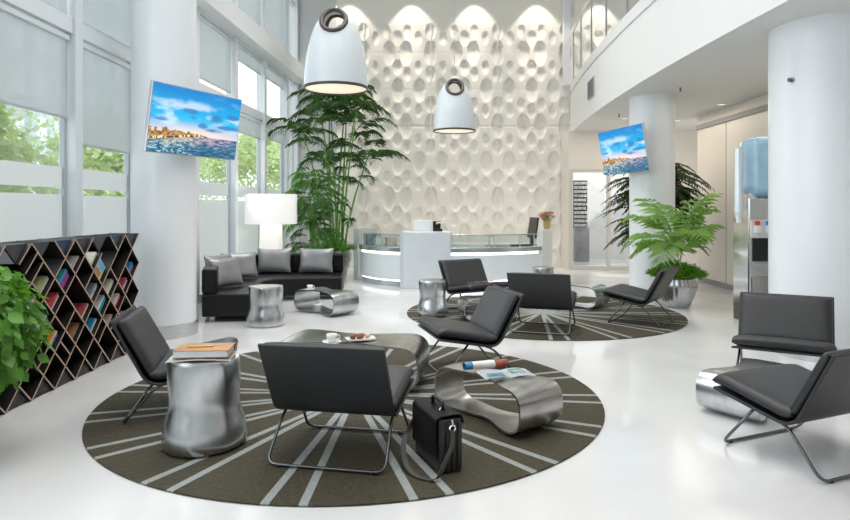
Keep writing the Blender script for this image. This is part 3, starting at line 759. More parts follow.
# flowers on stand
t = thing('flower_pedestal', 'slender pale pedestal carrying the flower vase right of the reception desk', 'pedestal', (2.78, 14.6, 0))
obj('column', B(-.06, .06, -.06, .06, .02, 1.0), mat('pedestal_glass', (.74, .72, .68), .2, var=.01), t, bevel=.004); obj('foot', B(-.13, .13, -.13, .13, 0, .02), STEEL, t); obj('plate', B(-.1, .1, -.1, .1, 1.0, 1.015), STEEL, t)
t = thing('flower_vase', 'short gold vase of coral-orange flowers on the pedestal', 'vase', (2.78, 14.6, 1.015))
obj('vase', lathe(nb(), [(.05, 0), (.075, .05), (.085, .14), (.075, .2), (.085, .22)], 24), mat('gold_vase', (.55, .42, .2), .35, .5, var=.2), t, smooth=True)
fl = nb(); lf = nb(); random.seed(3)
for i in range(90):
    a = random.random()*6.28; b = random.random()**.5; c = Vector((math.cos(a)*b*.19, math.sin(a)*b*.17, .30+random.random()*.11-b*b*.07))
    for k in range(6):
        a2 = k*1.047+random.random()*.3; v = Vector((math.cos(a2), math.sin(a2), .5))*.034; w_ = Vector((-math.sin(a2), math.cos(a2), .2))*.018
        p = [fl.verts.new(c), fl.verts.new(c+v*.6+w_), fl.verts.new(c+v), fl.verts.new(c+v*.6-w_)]; fl.faces.new(p)
    tube(lf, [(0, 0, .1), c*.98], .003, 4)
obj('blossoms', fl, mat('coral_petal', (.85, .33, .22), .6, var=.35, vscale=20), t); obj('stems', lf, CANE, t)

# ================================================================== WATER COOLER
t = thing('water_cooler', 'tall steel water cooler with blue bottle and cup tube beside the right column', 'water cooler', (4.10, 7.85, 0), 0)
obj('body', B(-.22, .40, -.18, .22, 0, 1.62), mat('mirror_steel', (.70, .69, .66), .14, 1, var=.05), t, bevel=.02, seg=3)
obj('dispenser_recess', B(-.175, .06, -.192, -.16, .86, 1.14), BLACKG, t)
obj('tap_panel', B(-.20, .07, -.20, -.17, 1.14, 1.36), mat('cooler_steel_light', (.8, .8, .8), .3, .6, var=.03), t, bevel=.005)
obj('drip_tray', B(-.19, .07, -.26, -.17, .80, .85), STEEL, t, bevel=.004)
obj('lower_door', B(-.19, .07, -.196, -.17, .10, .68), mat('door_steel', (.55, .55, .54), .25, 1, var=.15, vscale=3, stretch=(5, 1, .5)), t, bevel=.01)
obj('edge_trim', B(.11, .15, -.21, -.17, .02, 1.60), mat('pale_blue_trim', (.55, .68, .75), .3, var=.02), t, bevel=.005)
for x, c, nm in ((-.13, (.75, .05, .03), 'red'), (.0, (.05, .30, .75), 'blue')):
    q = obj('tap', B(x-.032, x+.032, -.245, -.20, 1.20, 1.285), WHITEP, t, bevel=.006); q['label'] = 'white tap with a %s button above' % nm
    obj('button', B(x-.03, x+.03, -.215, -.199, 1.295, 1.345), mat('button_'+nm, c, .4, var=.02), t, bevel=.003)
    obj('spout', cyl(nb(), (x, -.225, 1.16), (x, -.225, 1.2), .014, 10), STEELC, q)
WB = mat('blue_water_bottle', (.48, .72, .90), .12, var=.08, vscale=6); WB.node_tree.nodes['Principled BSDF'].inputs['Transmission Weight'].default_value = .2
def sq(a, z): return 1/max(abs(math.cos(a)), abs(math.sin(a)))**.75
obj('water_bottle', lathe(nb(), [(.05, 1.62), (.14, 1.66), (.205, 1.72), (.215, 1.80), (.207, 1.85), (.215, 1.90), (.215, 2.02), (.207, 2.06), (.215, 2.10), (.215, 2.26), (.20, 2.33), (.15, 2.36), (.01, 2.37)], 48, .06, .02, fn=sq), WB, t, smooth=True)
cd = obj('cup_dispenser', cyl(nb(), (-.30, -.1, 1.44), (-.30, -.1, 2.22), .05, 24), mat('cup_tube', (.72, .78, .82), .2, .3, var=.03), t, smooth=True, autos=40)
obj('bracket', B(-.30, -.2, -.11, -.09, 1.5, 1.54), STEEL, cd); obj('paper_cup', lathe(nb(), [(.028, 1.32), (.042, 1.44)], 20, -.30, -.1), PAPER, cd, smooth=True, autos=40)

# ================================================================== CEILING BITS
for k, (x, y, lb) in enumerate(((5.33, 11.5, 'round recessed downlight in the low ceiling near the cream wall'), (5.35, 13.6, 'round recessed downlight farther back, above the far end of the cream wall'), (4.15, 13.3, 'round recessed downlight left of the farther column'))):
    t = thing('downlight', lb, 'ceiling light', (x, y, 3.37)); obj('ring', lathe(nb(), [(.085, -.012), (.09, 0.0)], 24), FRAMEW, t, smooth=True, autos=40); obj('lens', lathe(nb(), [(.06, -.016), (.06, -.011)], 24), WARMGLOW, t)
for x, y, lb in ((3.95, 9.9, 'small fire sprinkler in the low ceiling right of the farther column'), (3.85, 12.7, 'small fire sprinkler in the low ceiling just left of the farther column')):
    t = thing('sprinkler', lb, 'sprinkler', (x, y, 3.37)); obj('escutcheon', lathe(nb(), [(.035, -.008), (.035, 0)], 16), STEEL, t); obj('head', cyl(nb(), (0, 0, -.07), (0, 0, -.008), .012, 10), TUBE, t); obj('deflector', lathe(nb(), [(.025, -.078), (.025, -.07)], 12), STEEL, t)

# ================================================================== ZIGZAG BOOKCASE
FX = -3.05; BD = .32
t = thing('zigzag_bookcase', 'long black bookcase of diagonal zigzag shelves with pale plywood edges', 'bookcase', (FX, 0, 0))
a_ = .155; Y0 = 3.725; NI = 20; NJ = 8
random.seed(21)
def okedge(i, j, dj):   # edge from node (i,j) to (i+1,j+dj)
    if not (0 <= j <= NJ and 0 <= j+dj <= NJ and 0 <= i < NI): return False
    return True
V = [  # cell bottom node (i,j), slot along the board, books (thickness, height, colour, label)
 (11, 5, [(.035, .15, (.55, .05, .30), 'magenta book in the upper row of the zigzag bookcase'), (.03, .16, (.22, .08, .45), 'violet book beside the magenta one in the bookcase'), (.02, .16, (.05, .45, .55), 'thin teal book beside the violet one in the bookcase')]),
 (14, 6, [(.022, .16, (.78, .72, .62), 'single cream book leaning in an upper cell of the bookcase')]),
 (19, 5, [(.03, .12, (.35, .10, .45), 'purple book near the upper right end of the bookcase'), (.03, .13, (.02, .25, .50), 'blue book beside the purple one at the bookcase end')]),
 (16, 4, [(.028, .17, (.80, .78, .72), 'white book behind the picture book in the bookcase'), (.03, .16, (.70, .62, .50), 'beige book next to the white one in the bookcase')]),
 (17, 3, [(.03, .15, (.70, .03, .08), 'crimson book in the middle row, right part of the bookcase'), (.022, .15, (.78, .70, .70), 'pale pink book beside the crimson one')]),
 (14, 4, [(.018, .16, (.76, .76, .76), 'light grey book in the middle of the bookcase'), (.018, .17, (.60, .55, .48), 'tan book beside the light grey one'), (.018, .15, (.25, .28, .35), 'slate book in the middle of the bookcase')]),
 (15, 3, [(.04, .17, (.0, .38, .36), 'teal green book standing in the middle row of the bookcase'), (.025, .17, (.70, .74, .76), 'silvery book beside the teal green one')]),
 (8, 4, [(.03, .17, (.72, .04, .08), 'bright red book right of the leafy plant in the bookcase'), (.022, .17, (.82, .82, .80), 'white book right beside the bright red book'), (.02, .16, (.50, .52, .50), 'grey book after the white one by the leafy plant')]),
 (9, 3, [(.02, .14, (.10, .25, .45), 'navy book in the lower left part of the bookcase'), (.02, .15, (.80, .80, .76), 'ivory book in the lower left part of the bookcase'), (.02, .14, (.45, .55, .48), 'sage book in the lower left part of the bookcase'), (.018, .15, (.72, .74, .78), 'pale blue book in the lower left part of the bookcase')]),
 (10, 2, [(.022, .13, (.10, .12, .38), 'indigo book in the bottom row of the bookcase'), (.022, .14, (.80, .78, .70), 'off-white book in the bottom row of the bookcase'), (.026, .13, (.80, .42, .05), 'orange book in the bottom row of the bookcase')]),
 (6, 2, [(.03, .14, (.82, .82, .80), 'white book in the lowest row below the leafy plant'), (.03, .14, (.03, .28, .60), 'cobalt blue book in the lowest row below the leafy plant')]),
 (12, 2, [(.018, .17, (.50, .26, .14), 'rust brown book in a long slot low in the bookcase')]),
 (14, 2, [(.022, .15, (.66, .70, .74), 'grey-blue book low in the middle of the bookcase'), (.022, .14, (.05, .30, .60), 'blue book low in the middle of the bookcase')]),
 (16, 2, [(.018, .14, (.62, .46, .40), 'dusty pink book low at the right of the bookcase')]),
 (12, 6, [(.02, .15, (.62, .60, .55), 'stone-coloured book high in the middle of the bookcase')]),
 (13, 3, [(.024, .16, (.70, .68, .62), 'cream book in the centre of the bookcase, just above the floor rows'), (.02, .15, (.55, .08, .10), 'dark red book in the centre of the bookcase, just above the floor rows')]),
 (18, 4, [(.02, .14, (.75, .74, .70), 'pale book at the right end of the bookcase, mid height'), (.02, .15, (.60, .10, .12), 'brick red book at the right end of the bookcase, mid height')]),
 (9, 5, [(.022, .16, (.78, .76, .70), 'off-white book just right of the top of the leafy plant'), (.02, .16, (.55, .62, .30), 'olive green book just right of the top of the leafy plant')]),
 (10, 4, [(.02, .15, (.80, .78, .74), 'white paperback in the left middle of the bookcase'), (.02, .16, (.78, .10, .12), 'scarlet paperback in the left middle of the bookcase')]),
 (18, 2, [(.016, .12, (.70, .64, .58), 'thin sand-coloured book at the low right end of the bookcase')]),
]
VC = set((i, j-((i+j) % 2)) for i, j, _ in V) | {(15, 5)}
missing = set()
for i in range(1, NI-1):
    for j in range(NJ+1):
        if (i+j) % 2: continue
        for dj in (1, -1):
            if okedge(i, j, dj) and 1 <= min(j, j+dj) and random.random() < .27: missing.add((i, j, dj))
for (i, j) in VC: missing.discard((i, j, 1)); missing.discard((i-1, j+1, -1))
def board(bm, p, q, th=.013):
    """diagonal board in the y-z plane from p to q, depth BD behind the face, pale front edge"""
    d = Vector((q[0]-p[0], q[1]-p[1])).normalized(); n = Vector((-d.y, d.x))*th/2
    c = [Vector(p)-n, Vector(q)-n, Vector(q)+n, Vector(p)+n]
    f = [bm.verts.new((0, v.x, v.y)) for v in c]; b = [bm.verts.new((-BD, v.x, v.y)) for v in c]
    fc = bm.faces.new(f); fc.material_index = 1
    bm.faces.new(b[::-1])
    for k in range(4): bm.faces.new((f[k], b[k], b[(k+1) % 4], f[(k+1) % 4]))
def node(i, j): return (Y0+i*a_, .006+j*a_*.985)
cnt = 0
for dj in (1, -1):
    for c0_ in range(-NJ-2, NI+NJ+2):
        run = []
        for i in range(NI):
            j = (i-c0_) if dj == 1 else (c0_-i)
            if 0 <= j <= NJ and (i+j) % 2 == 0 and okedge(i, j, dj) and (i, j, dj) not in missing: run.append((i, j))
            else:
                if run:
                    bm = nb(); board(bm, node(*run[0]), node(run[-1][0]+1, run[-1][1]+dj)); obj('shelf_board', bm, [BLACKP, PLYEDGE], t); cnt += 1
                run = []
        if run:
            bm = nb(); board(bm, node(*run[0]), node(run[-1][0]+1, run[-1][1]+dj)); obj('shelf_board', bm, [BLACKP, PLYEDGE], t); cnt += 1
# half-spaced extra dividers that make the narrow slots
for (i, j, dj) in ((12, 4, 1), (15, 5, -1), (9, 5, -1), (17, 3, 1), (14, 2, 1), (10, 2, -1), (18, 6, -1), (13, 7, -1), (7, 7, 1), (11, 3, 1), (16, 4, -1), (8, 2, 1), (6, 4, -1), (19, 1, -1)):
    if (i+j) % 2: j += 1
    if (i+1, j-1) in VC: continue
    y, z = node(i, j); h = a_*.5; bm = nb()
    p = (y+h, z-dj*h); q = (y+h+a_*.97, z-dj*h+dj*a_*.96)
    if q[0] <= Y0+NI*a_ and .02 < q[1] < 1.23 and .02 < p[1] < 1.23: board(bm, p, q); obj('shelf_board', bm, [BLACKP, PLYEDGE], t); cnt += 1
# back and the closed triangles at top and bottom
yA, yB_ = Y0, Y0+NI*a_
pts = [(yA, 0)]+[(yB_-(a_ if j % 2 else 0), node(0, j)[1]) for j in range(NJ+1)]+[(yA, node(0, NJ)[1])]
bm = nb(); f1 = [bm.verts.new((-BD, y, z)) for y, z in pts]; f2 = [bm.verts.new((-BD-.012, y, z)) for y, z in pts]
bm.faces.new(f1); bm.faces.new(f2[::-1]); n = len(pts)
for k in range(n): bm.faces.new((f1[k], f2[k], f2[(k+1) % n], f1[(k+1) % n]))
obj('back_panel', bm, BLACKP, t)
def tri(i, top, m):
    z0 = node(0, NJ)[1] if top else .006; s_ = -1 if top else 1; y = Y0+i*a_
    P = [(y+.015, z0), (y+2*a_-.015, z0), (y+a_, z0+s_*(a_-.015))]; bm = nb()
    A = [bm.verts.new((-.03 if top else -.02, *p)) for p in P]; Bq = [bm.verts.new((-.045, *p)) for p in P]
    bm.faces.new(A); bm.faces.new(Bq[::-1])
    for k in range(3): bm.faces.new((A[k], Bq[k], Bq[(k+1) % 3], A[(k+1) % 3]))
    return obj('panel', bm, m, t)
for i in range(0, NI-1, 2):
    q = tri(i, True, DBLUE if i in (10, 16) else DGREY)
    if i in (10, 16): q['label'] = 'dark blue triangular panel'
    tri(i, False, BLACKP)
# books: each leans on a descending board at 45 degrees
def book(label, y, z, th, h, dep, col, ang, loc=None, name='book', rotz=0, group='books in the zigzag bookcase', sh=0, pic=None):
    b = thing(name, label, 'book', (FX-.03-sh, y, z), 0, group)
    b.rotation_euler = (ang, 0, 0)
    m_ = mat('cover_%.2f_%.2f_%.2f' % col, col, .4, var=.12, vscale=14)
    bm = nb(); box(bm, -dep, 0, 0, .003, 0, h); box(bm, -dep, 0, th-.003, th, 0, h); box(bm, -.004, 0, 0, th, 0, h)
    obj('cover', bm, m_, b); obj('pages', B(-dep+.004, -.004, .003, th-.003, .004, h-.004), PAPER, b)
    if pic: obj('title_label', B(0, .0008, th*.3, th*.7, h*.3, h*.7), mat('cover_%.2f_%.2f_%.2f' % pic, pic, .5, var=.1), b)
    return b
for (i, j, bs) in V:
    if (i+j) % 2: j -= 1
    y, z = node(i, j); s_ = .012
    for (th, h, c, lb) in bs:
        # lies against the rising right board (45 deg), foot on the falling left board; thickness runs up-left
        base = Vector((y, z+.011))+Vector((-.7071, .7071))*(s_)
        b = book(lb, base.x, base.y, th, h*1.15, .20, c, R(-45)); b.rotation_euler = (R(-45), 0, 0)
        # local +y (thickness) must run up-left: flip
        b.scale = (1, -1, 1); s_ += th+.001
# picture book leaning in its cell, cover to the room
y, z = node(15, 5)
b = book('large picture book with yellow and blue cover facing out of the bookcase', y-.012, z+.026, .165, .185, .05, (.72, .60, .14), R(-45), name='picture_book', group=None); b.scale = (1, -1, 1)
obj('sky_panel', B(0, .001, .01, .155, .10, .178), mat('cover_sky', (.15, .42, .75), .4, var=.3, vscale=10), b); obj('photo_panel', B(0, .001, .03, .14, .03, .09), mat('cover_photo', (.35, .16, .06), .4, var=.5, vscale=30), b)

# ================================================================== BRIEFCASE
t = thing('briefcase', 'black leather briefcase standing on the rug with its strap trailing', 'briefcase', (.075, 3.77, RZ), R(22))
t.scale = (1.12, 1, 1.0)
BL = mat('briefcase_leather', (.014, .013, .013), .42, bump=.2, bscale=220, var=.15)
# local: long axis y (.40), thickness x (.15)
obj('body', B(-.066, .066, -.19, .19, .0, .30), BL, t, bevel=.018, seg=4, smooth=True, autos=50)
bm = nb(); pts = rounded([(0, -.080, .08), (0, -.080, .318), (0, .062, .322), (0, .078, .26)], .035, 5); rows = []
for p in pts: rows.append([bm.verts.new((p.y if False else p.y, sy*.185, p.z)) for sy in (-1, 1)])
for a, b in zip(rows[:-1], rows[1:]): bm.faces.new((a[0], a[1], b[1], b[0]))
bmesh.ops.solidify(bm, geom=bm.faces[:], thickness=.007)
obj('flap', bm, BL, t, smooth=True, autos=50)
for x in (-.045, -.015, .015, .045): obj('gusset', cyl(nb(), (x, -.190, .01), (x, -.190, .285), .012, 10), BL, t, smooth=True, autos=50)
obj('handle', tube(nb(), rounded([(0, -.075, .315), (0, -.070, .365), (0, .070, .365), (0, .075, .315)], .035), .011, 10), BL, t, smooth=True)
for s in (-1, 1): obj('handle_ring', tube(nb(), [(.018*math.cos(a*.785), s*.075, .318+.018*math.sin(a*.785)) for a in range(8)], .003, 6, closed=True), STEELC, t)
cl = obj('clasp', tube(nb(), [(.016*math.cos(a*.785), -.212, .255+.016*math.sin(a*.785)) for a in range(8)], .0035, 6, closed=True), STEELC, t); cl['label'] = 'chrome strap clip'
obj('clip_hook', tube(nb(), [(0, -.205, .30), (0, -.213, .27)], .006, 8), STEELC, cl)
def ribbon(pts, wd, th, side, name, m_, par):
    P = rounded(pts, .12, 8); bm = nb(); rows = []
    for i, p in enumerate(P):
        tg = (P[min(i+1, len(P)-1)]-P[max(i-1, 0)]).normalized(); sd = Vector(side)-tg*Vector(side).dot(tg); sd.normalize(); nn = tg.cross(sd)*th/2
        rows.append([bm.verts.new(p+sd*wd/2*a+nn*b) for a, b in ((-1, -1), (1, -1), (1, 1), (-1, 1))])
    for a, b in zip(rows[:-1], rows[1:]):
        for k in range(4): bm.faces.new((a[k], a[(k+1) % 4], b[(k+1) % 4], b[k]))
    bm.faces.new(rows[0]); bm.faces.new(rows[-1][::-1]); return obj(name, bm, m_, par, smooth=True, autos=50)
ribbon([(0, -.214, .245), (-.005, -.222, .16), (-.06, -.25, .08), (-.10, -.27, .02), (-.13, -.26, .006), (-.19, -.17, .007), (-.20, -.05, .03), (-.17, .08, .10), (-.10, .19, .13), (-.03, .205, .26)], .028, .004, (1, .4, 0), 'shoulder_strap', mat('strap_leather', (.06, .055, .05), .5, var=.1), t)

# ================================================================== TABLE-TOP ITEMS
T1 = .39+RZ-.004; D1 = .55+RZ+.004
def cup(label, loc, rz=0, s=1):
    t = thing('coffee_cup', label, 'cup', loc, rz); t.scale = (s, s, s)
    obj('saucer', lathe(nb(), [(.03, 0), (.05, .003), (.078, .012), (.078, .015), (.045, .008), (.0, .007)], 32), CERAM, t, smooth=True)
    c = obj('cup', lathe(nb(), [(.025, .008), (.034, .016), (.042, .045), (.045, .072), (.042, .072), (.038, .045), (.03, .02), (.0, .018)], 32), CERAM, t, smooth=True)
    obj('handle', tube(nb(), rounded([(.040, 0, .06), (.068, 0, .058), (.066, 0, .03), (.036, 0, .028)], .015), .004, 6), CERAM, c, smooth=True)
    obj('coffee', lathe(nb(), [(.0, .060), (.041, .061)], 32), COFFEE, c)
    return t
cup('white cup of milky coffee on a saucer on the near coffee table', (-.76, 5.22, T1+.0), R(20))
cup('small white cup on a saucer on the coffee table before the sofa', (-1.64, 9.12, .34-.006), 0, .95)
t = thing('pastry_plate', 'rectangular white plate of small pastries beside the cup', 'plate', (-.54, 5.36, T1), R(18))
bm = nb(); box(bm, -.11, .11, -.065, .065, 0, .006); box(bm, -.12, -.105, -.07, .07, .004, .014); box(bm, .105, .12, -.07, .07, .004, .014); box(bm, -.12, .12, -.072, -.06, .004, .014); box(bm, -.12, .12, .06, .072, .004, .014)
obj('dish', bm, CERAM, t)
for k, (x, y, r_, c, lb) in enumerate(((-.60, 5.33, .026, (.20, .07, .03), 'dark chocolate pastry ball at the left of the plate'), (-.545, 5.335, .030, (.28, .09, .04), 'reddish brown pastry ball in the middle of the plate'), (-.535, 5.385, .026, (.24, .11, .05), 'brown pastry ball behind the middle one on the plate'), (-.485, 5.395, .022, (.68, .50, .28), 'pale almond pastry at the right of the plate'))):
    bm = nb(); bmesh.ops.create_icosphere(bm, subdivisions=3, radius=r_)
    for v in bm.verts: v.co *= 1+.12*noise.noise(v.co*60+Vector((k, 0, 0))); v.co.z *= .85
    o = obj('pastry', bm, mat('pastry_%d' % k, c, .6, bump=.3, var=.3, vscale=60), None, smooth=True, loc=(x, y, T1+.006+r_*.82)); tag(o, lb, 'pastry', 'pastries on the plate')
# books on the near drum
t = thing('open_booklet', 'open white booklet lying under the brown notebook on the drum table', 'booklet', (-1.39, 3.99, D1), R(8))
bm = nb(); rows = []
for i in range(13):
    x = -.19+i*.38/12; z = .004+.014*abs(math.sin(math.pi*(i/12)))*abs(1-2*abs(i/12-.5))**.3*(0.6)
    rows.append([bm.verts.new((x, y, z)) for y in (-.13, .13)])
for a, b in zip(rows[:-1], rows[1:]): bm.faces.new((a[0], b[0], b[1], a[1]))
bmesh.ops.solidify(bm, geom=bm.faces[:], thickness=.006)
obj('pages', bm, PAPER, t, smooth=True, autos=40)
t = thing('notebook', 'thick white-sided notebook with brown cover on the near drum table', 'notebook', (-1.375, 4.0, D1+.018), R(6))
obj('page_block', B(-.165, .155, -.10, .11, .004, .040), mat('page_edges', (.70, .74, .78), .5, var=.06, vscale=3), t)
bm = nb(); box(bm, -.17, .165, -.105, .12, .040, .045); box(bm, -.17, .165, -.105, .12, 0, .004); box(bm, -.17, .165, .112, .12, 0, .045); obj('cover', bm, mat('tan_cover', (.42, .22, .09), .5, var=.2, vscale=9), t, bevel=.002)
o = obj('pen', tube(nb(), [(-.09, 0, 0), (-.075, 0, 0), (.07, 0, 0)], .005, 8), mat('gold_pen', (.8, .55, .2), .3, .5, var=.1), None, loc=(-1.39, 4.0, D1+.068), rot=(0, 0, R(8)), smooth=True, autos=50); tag(o, 'slim gold and cream pen lying on the brown notebook', 'pen')
# magazines on the second table
T2 = .33+RZ-.004
t = thing('rolled_magazine', 'rolled magazine with blue and red-brown ends on the second coffee table', 'magazine', (.43, 4.60, T2+.034), R(20)); t.scale = (1.15, 1.15, 1.15)
def scroll(x0, x1):
    bm = nb(); rows = []
    for i in range(40):
        a = i/39*2*math.pi*1.6; r_ = .030-.006*i/39; rows.append([bm.verts.new((x, r_*math.cos(a), r_*math.sin(a)*.85)) for x in (x0, x1)])
    for a, b in zip(rows[:-1], rows[1:]): bm.faces.new((a[0], a[1], b[1], b[0]))
    return bm
obj('pages', scroll(-.09, .06), mat('magazine_page', (.76, .75, .72), .4, var=.1, vscale=18), t, smooth=True); obj('cover_end', scroll(-.14, -.09), mat('magazine_blue', (.04, .20, .36), .35, var=.4, vscale=20), t, smooth=True)
obj('cover_end', scroll(.06, .15), mat('magazine_red', (.30, .08, .05), .35, var=.3, vscale=15), t, smooth=True)
t = thing('open_magazine', 'open magazine with blue illustrated pages beside the rolled one', 'magazine', (.56, 4.44, T2+.001), R(14)); t.scale = (1.15, 1.2, 1.2)
def page(x0, x1, up):
    bm = nb(); rows = []
    for i in range(9):
        f = i/8; x = x0+(x1-x0)*f; z = .003+up*math.sin(math.pi*f)*.5+.004
        rows.append([bm.verts.new((x, y, z)) for y in (-.09, .09)])
    for a, b in zip(rows[:-1], rows[1:]): bm.faces.new((a[0], b[0], b[1], a[1]))
    bmesh.ops.solidify(bm, geom=bm.faces[:], thickness=.003); return bm
mg = mat('magazine_print', (.74, .78, .80), .35, var=.1, vscale=20)
obj('page', page(-.16, 0, .018), mg, t, smooth=True, autos=40); obj('page', page(0, .16, .018), mg, t, smooth=True, autos=40)
q = obj('picture', B(-.13, -.03, -.07, -.01, .0175, .0185), mat('print_blue', (.05, .25, .36), .35, var=.5, vscale=30), t); obj('picture', B(.03, .12, -.02, .06, .0175, .0185), mat('print_green', (.20, .36, .32), .35, var=.5, vscale=30), t)
o = obj('magazine', B(-.15, .15, -.11, .11, 0, .012), mat('magazine_rust', (.42, .24, .16), .4, var=.5, vscale=14), None, loc=(.785, 9.10, .428+RZ), rot=(R(10), 0, R(213)), bevel=.002); tag(o, 'reddish magazine lying on the seat of the chair before the reception desk', 'magazine')

# ================================================================== PLANTS
def frond(bm, base, dirv, L, droop, nl, ll, lw, stem_bm=None, lift=.35, fold=.25, sr=.006, start=.18, taper=True):
    d = Vector(dirv).normalized(); p = Vector(base); pts = []; n = 14; step = L/n; side = d.cross(Vector((0, 0, 1)))
    if side.length < .05: side = Vector((1, 0, 0))
    side.normalize()
    for i in range(n+1):
        pts.append(p.copy()); p = p+d*step; d = (d+Vector((0, 0, -droop*step/L*(1.0+1.6*i/n)))).normalized()
    if stem_bm is not None: tube(stem_bm, pts, sr, 4, r2=sr*.3)
    for k in range(nl):
        f = start+(1-start)*(k+.5)/nl; x = f*n; i = min(int(x), n-1); q = pts[i].lerp(pts[i+1], x-i); tg = (pts[i+1]-pts[i]).normalized()
        nu = side.cross(tg).normalized()
        l = ll*(math.sin(math.pi*min(1, .18+.80*f))**.6 if taper else 1)*random.uniform(.88, 1.1)
        for s in (-1, 1):
            v = (side*s+tg*(lift+.5*f)+nu*random.uniform(-.1, .3)+Vector((0, 0, -fold))).normalized()
            wv = tg*lw*.5*random.uniform(.8, 1.2); m_ = q+v*l*.5+nu*l*.05; tp = q+v*l+Vector((0, 0, -.22*l))
            a = bm.verts.new(q); b = bm.verts.new(m_+wv); c = bm.verts.new(tp); e = bm.verts.new(m_-wv)
            bm.faces.new((a, b, c)); bm.faces.new((a, c, e))
def planter(t, r, h, flute=0, m_=None):
    fn = (lambda a, z: 1+flute*abs(math.sin(a*11))) if flute else None
    pr = [(.55*r, 0), (.62*r, .02), (.80*r, .3*h), (.98*r, .65*h), (1.0*r, .8*h), (.88*r, .93*h), (.92*r, h), (.84*r, h), (.82*r, .9*h)]
    obj('pot', lathe(nb(), pr, 88 if flute else 40, fn=fn), m_ or SILVER, t, smooth=True); obj('soil', lathe(nb(), [(0, .91*h), (.84*r, .9*h)], 24), SOIL, t)
def ferny(bm, cx, cy, z, r, n, ls, lw, zr=.12):
    for _ in range(n):
        a = random.random()*6.28; b = random.random()**.5*r; c = Vector((cx+math.cos(a)*b, cy+math.sin(a)*b, z+random.uniform(-zr, zr)*(1.1-b/r)-.35*max(0, b/r-.6)*r))
        v = Vector((math.cos(a+random.uniform(-1, 1)), math.sin(a+random.uniform(-1, 1)), random.uniform(-.5, .5))).normalized()*ls*random.uniform(.7, 1.2)
        s_ = v.cross(Vector((random.uniform(-.4, .4), random.uniform(-.4, .4), 1))).normalized()*lw
        p = [bm.verts.new(c), bm.verts.new(c+v*.45+s_), bm.verts.new(c+v), bm.verts.new(c+v*.45-s_)]; bm.faces.new(p)
# tall bamboo palm
random.seed(5)
t = thing('tall_palm', 'tall green bamboo palm with many canes in a silver pot left of the reception desk', 'palm', (-1.95, 13.95, 0))
planter(t, .36, .62)
st = nb(); lf = nb()
canes = [(-.02, .0, 3.25, -.30, .0), (.10, .08, 3.6, .12, .1), (.05, -.10, 3.3, .42, -.1), (-.10, .05, 3.65, -.05, .1), (.12, -.02, 2.9, .30, -.2), (-.14, -.06, 2.9, -.55, -.1), (.0, .12, 3.8, .20, .2), (.16, .05, 2.4, .55, .1), (-.05, -.12, 2.4, -.1, -.3), (.02, .02, 3.5, -.15, .0)]
for (x, y, h_, dx, dy) in canes:
    x *= 1.2; h_ += .35; pts = []
    for k in range(8):
        f = k/7; pts.append(Vector((x+dx*f**1.5, y+dy*f**1.5, .55+(h_-.55)*f)))
    tube(st, pts, .026, 7, r2=.013)
    top = pts[-1]; nf = 7
    for k in range(nf):
        a = 2*math.pi*k/nf+random.uniform(-.4, .4); el = random.uniform(.3, 1.15)
        frond(lf, top-Vector((0, 0, random.uniform(0, .35))), (math.cos(a), math.sin(a)*.8, el), random.uniform(.75, 1.15), 1.2, 15, .27, .027, st, sr=.007)
    for k in range(2):
        f = random.uniform(.3, .8); p = pts[int(f*7)]; a = random.random()*6.28
        frond(lf, p, (math.cos(a), math.sin(a), .8), random.uniform(.45, .7), 1.4, 12, .20, .030, st, sr=.005)
obj('canes', st, CANE, t, smooth=True); obj('fronds', lf, L_TALL, t)
bm = nb(); ferny(bm, 0, 0, .68, .46, 900, .11, .022); obj('underplanting', bm, L_FERN, t)
# bushy palm behind the sofa
t = thing('bushy_palm', 'dense bushy green palm behind the sofa, left of the tall palm', 'palm', (-2.25, 12.75, 0))
planter(t, .28, .45)
st = nb(); lf = nb()
for i in range(105):
    h_ = random.uniform(.6, 2.25); a = random.random()*6.28; r_ = random.uniform(.0, .16); b = Vector((r_*math.cos(a), r_*math.sin(a), h_))
    if i % 4 == 0: tube(st, [(0, 0, .4), b], .008, 5)
    frond(lf, b, (math.cos(a), math.sin(a), random.uniform(.1, .9)), random.uniform(.45, .82)*(1.05-.18*(h_-1)), 1.2, 11, .16, .034, st, sr=.004, lift=.5)
obj('stems', st, CANE, t); obj('fronds', lf, L_BUSH, t)
# bright palm in fluted pot by the right column
random.seed(11)
t = thing('areca_palm', 'bright green fan-leaved palm in a fluted silver pot before the farther column', 'palm', (3.82, 9.72, 0))
planter(t, .29, .46, .05)
st = nb(); lf = nb()
for i in range(23):
    a = 2*math.pi*i/23+random.uniform(-.15, .15); el = random.choice((.35, .8, 1.4, 2.2, 3.2)); L_ = random.uniform(.85, 1.12)
    if math.sin(a) > .2: L_ *= .72
    frond(lf, (random.uniform(-.05, .05), random.uniform(-.05, .05), random.uniform(.65, .95)), (math.cos(a), math.sin(a)*.7, el), L_, 1.0, 10, .36, .015, st, sr=.006, lift=.2, start=.34, fold=.15)
obj('stems', st, CANE, t); obj('fronds', lf, L_BRIGHT, t)
bm = nb(); ferny(bm, 0, 0, .56, .40, 2600, .075, .020, .15); obj('underplanting', bm, L_FERN, t)
# dark tree behind the right column
t = thing('dark_ficus', 'dark green layered ficus tree standing behind the farther column', 'tree', (4.38, 12.1, 0))
planter(t, .26, .5)
st = nb(); lf = nb(); tube(st, [(0, 0, .45), (.03, 0, 1.3), (0, 0, 2.3)], .025, 7)
for i in range(210):
    h_ = random.uniform(1.1, 2.45); a = random.random()*6.28; b = Vector((0, 0, h_-.1))
    frond(lf, b, (math.cos(a), math.sin(a)*.7, random.uniform(-.05, .4)), random.uniform(.5, 1.2), .7, 17, .14, .046, st, sr=.004, lift=.6, start=.1)
obj('trunk', st, BARK, t); obj('foliage', lf, L_DARK, t)
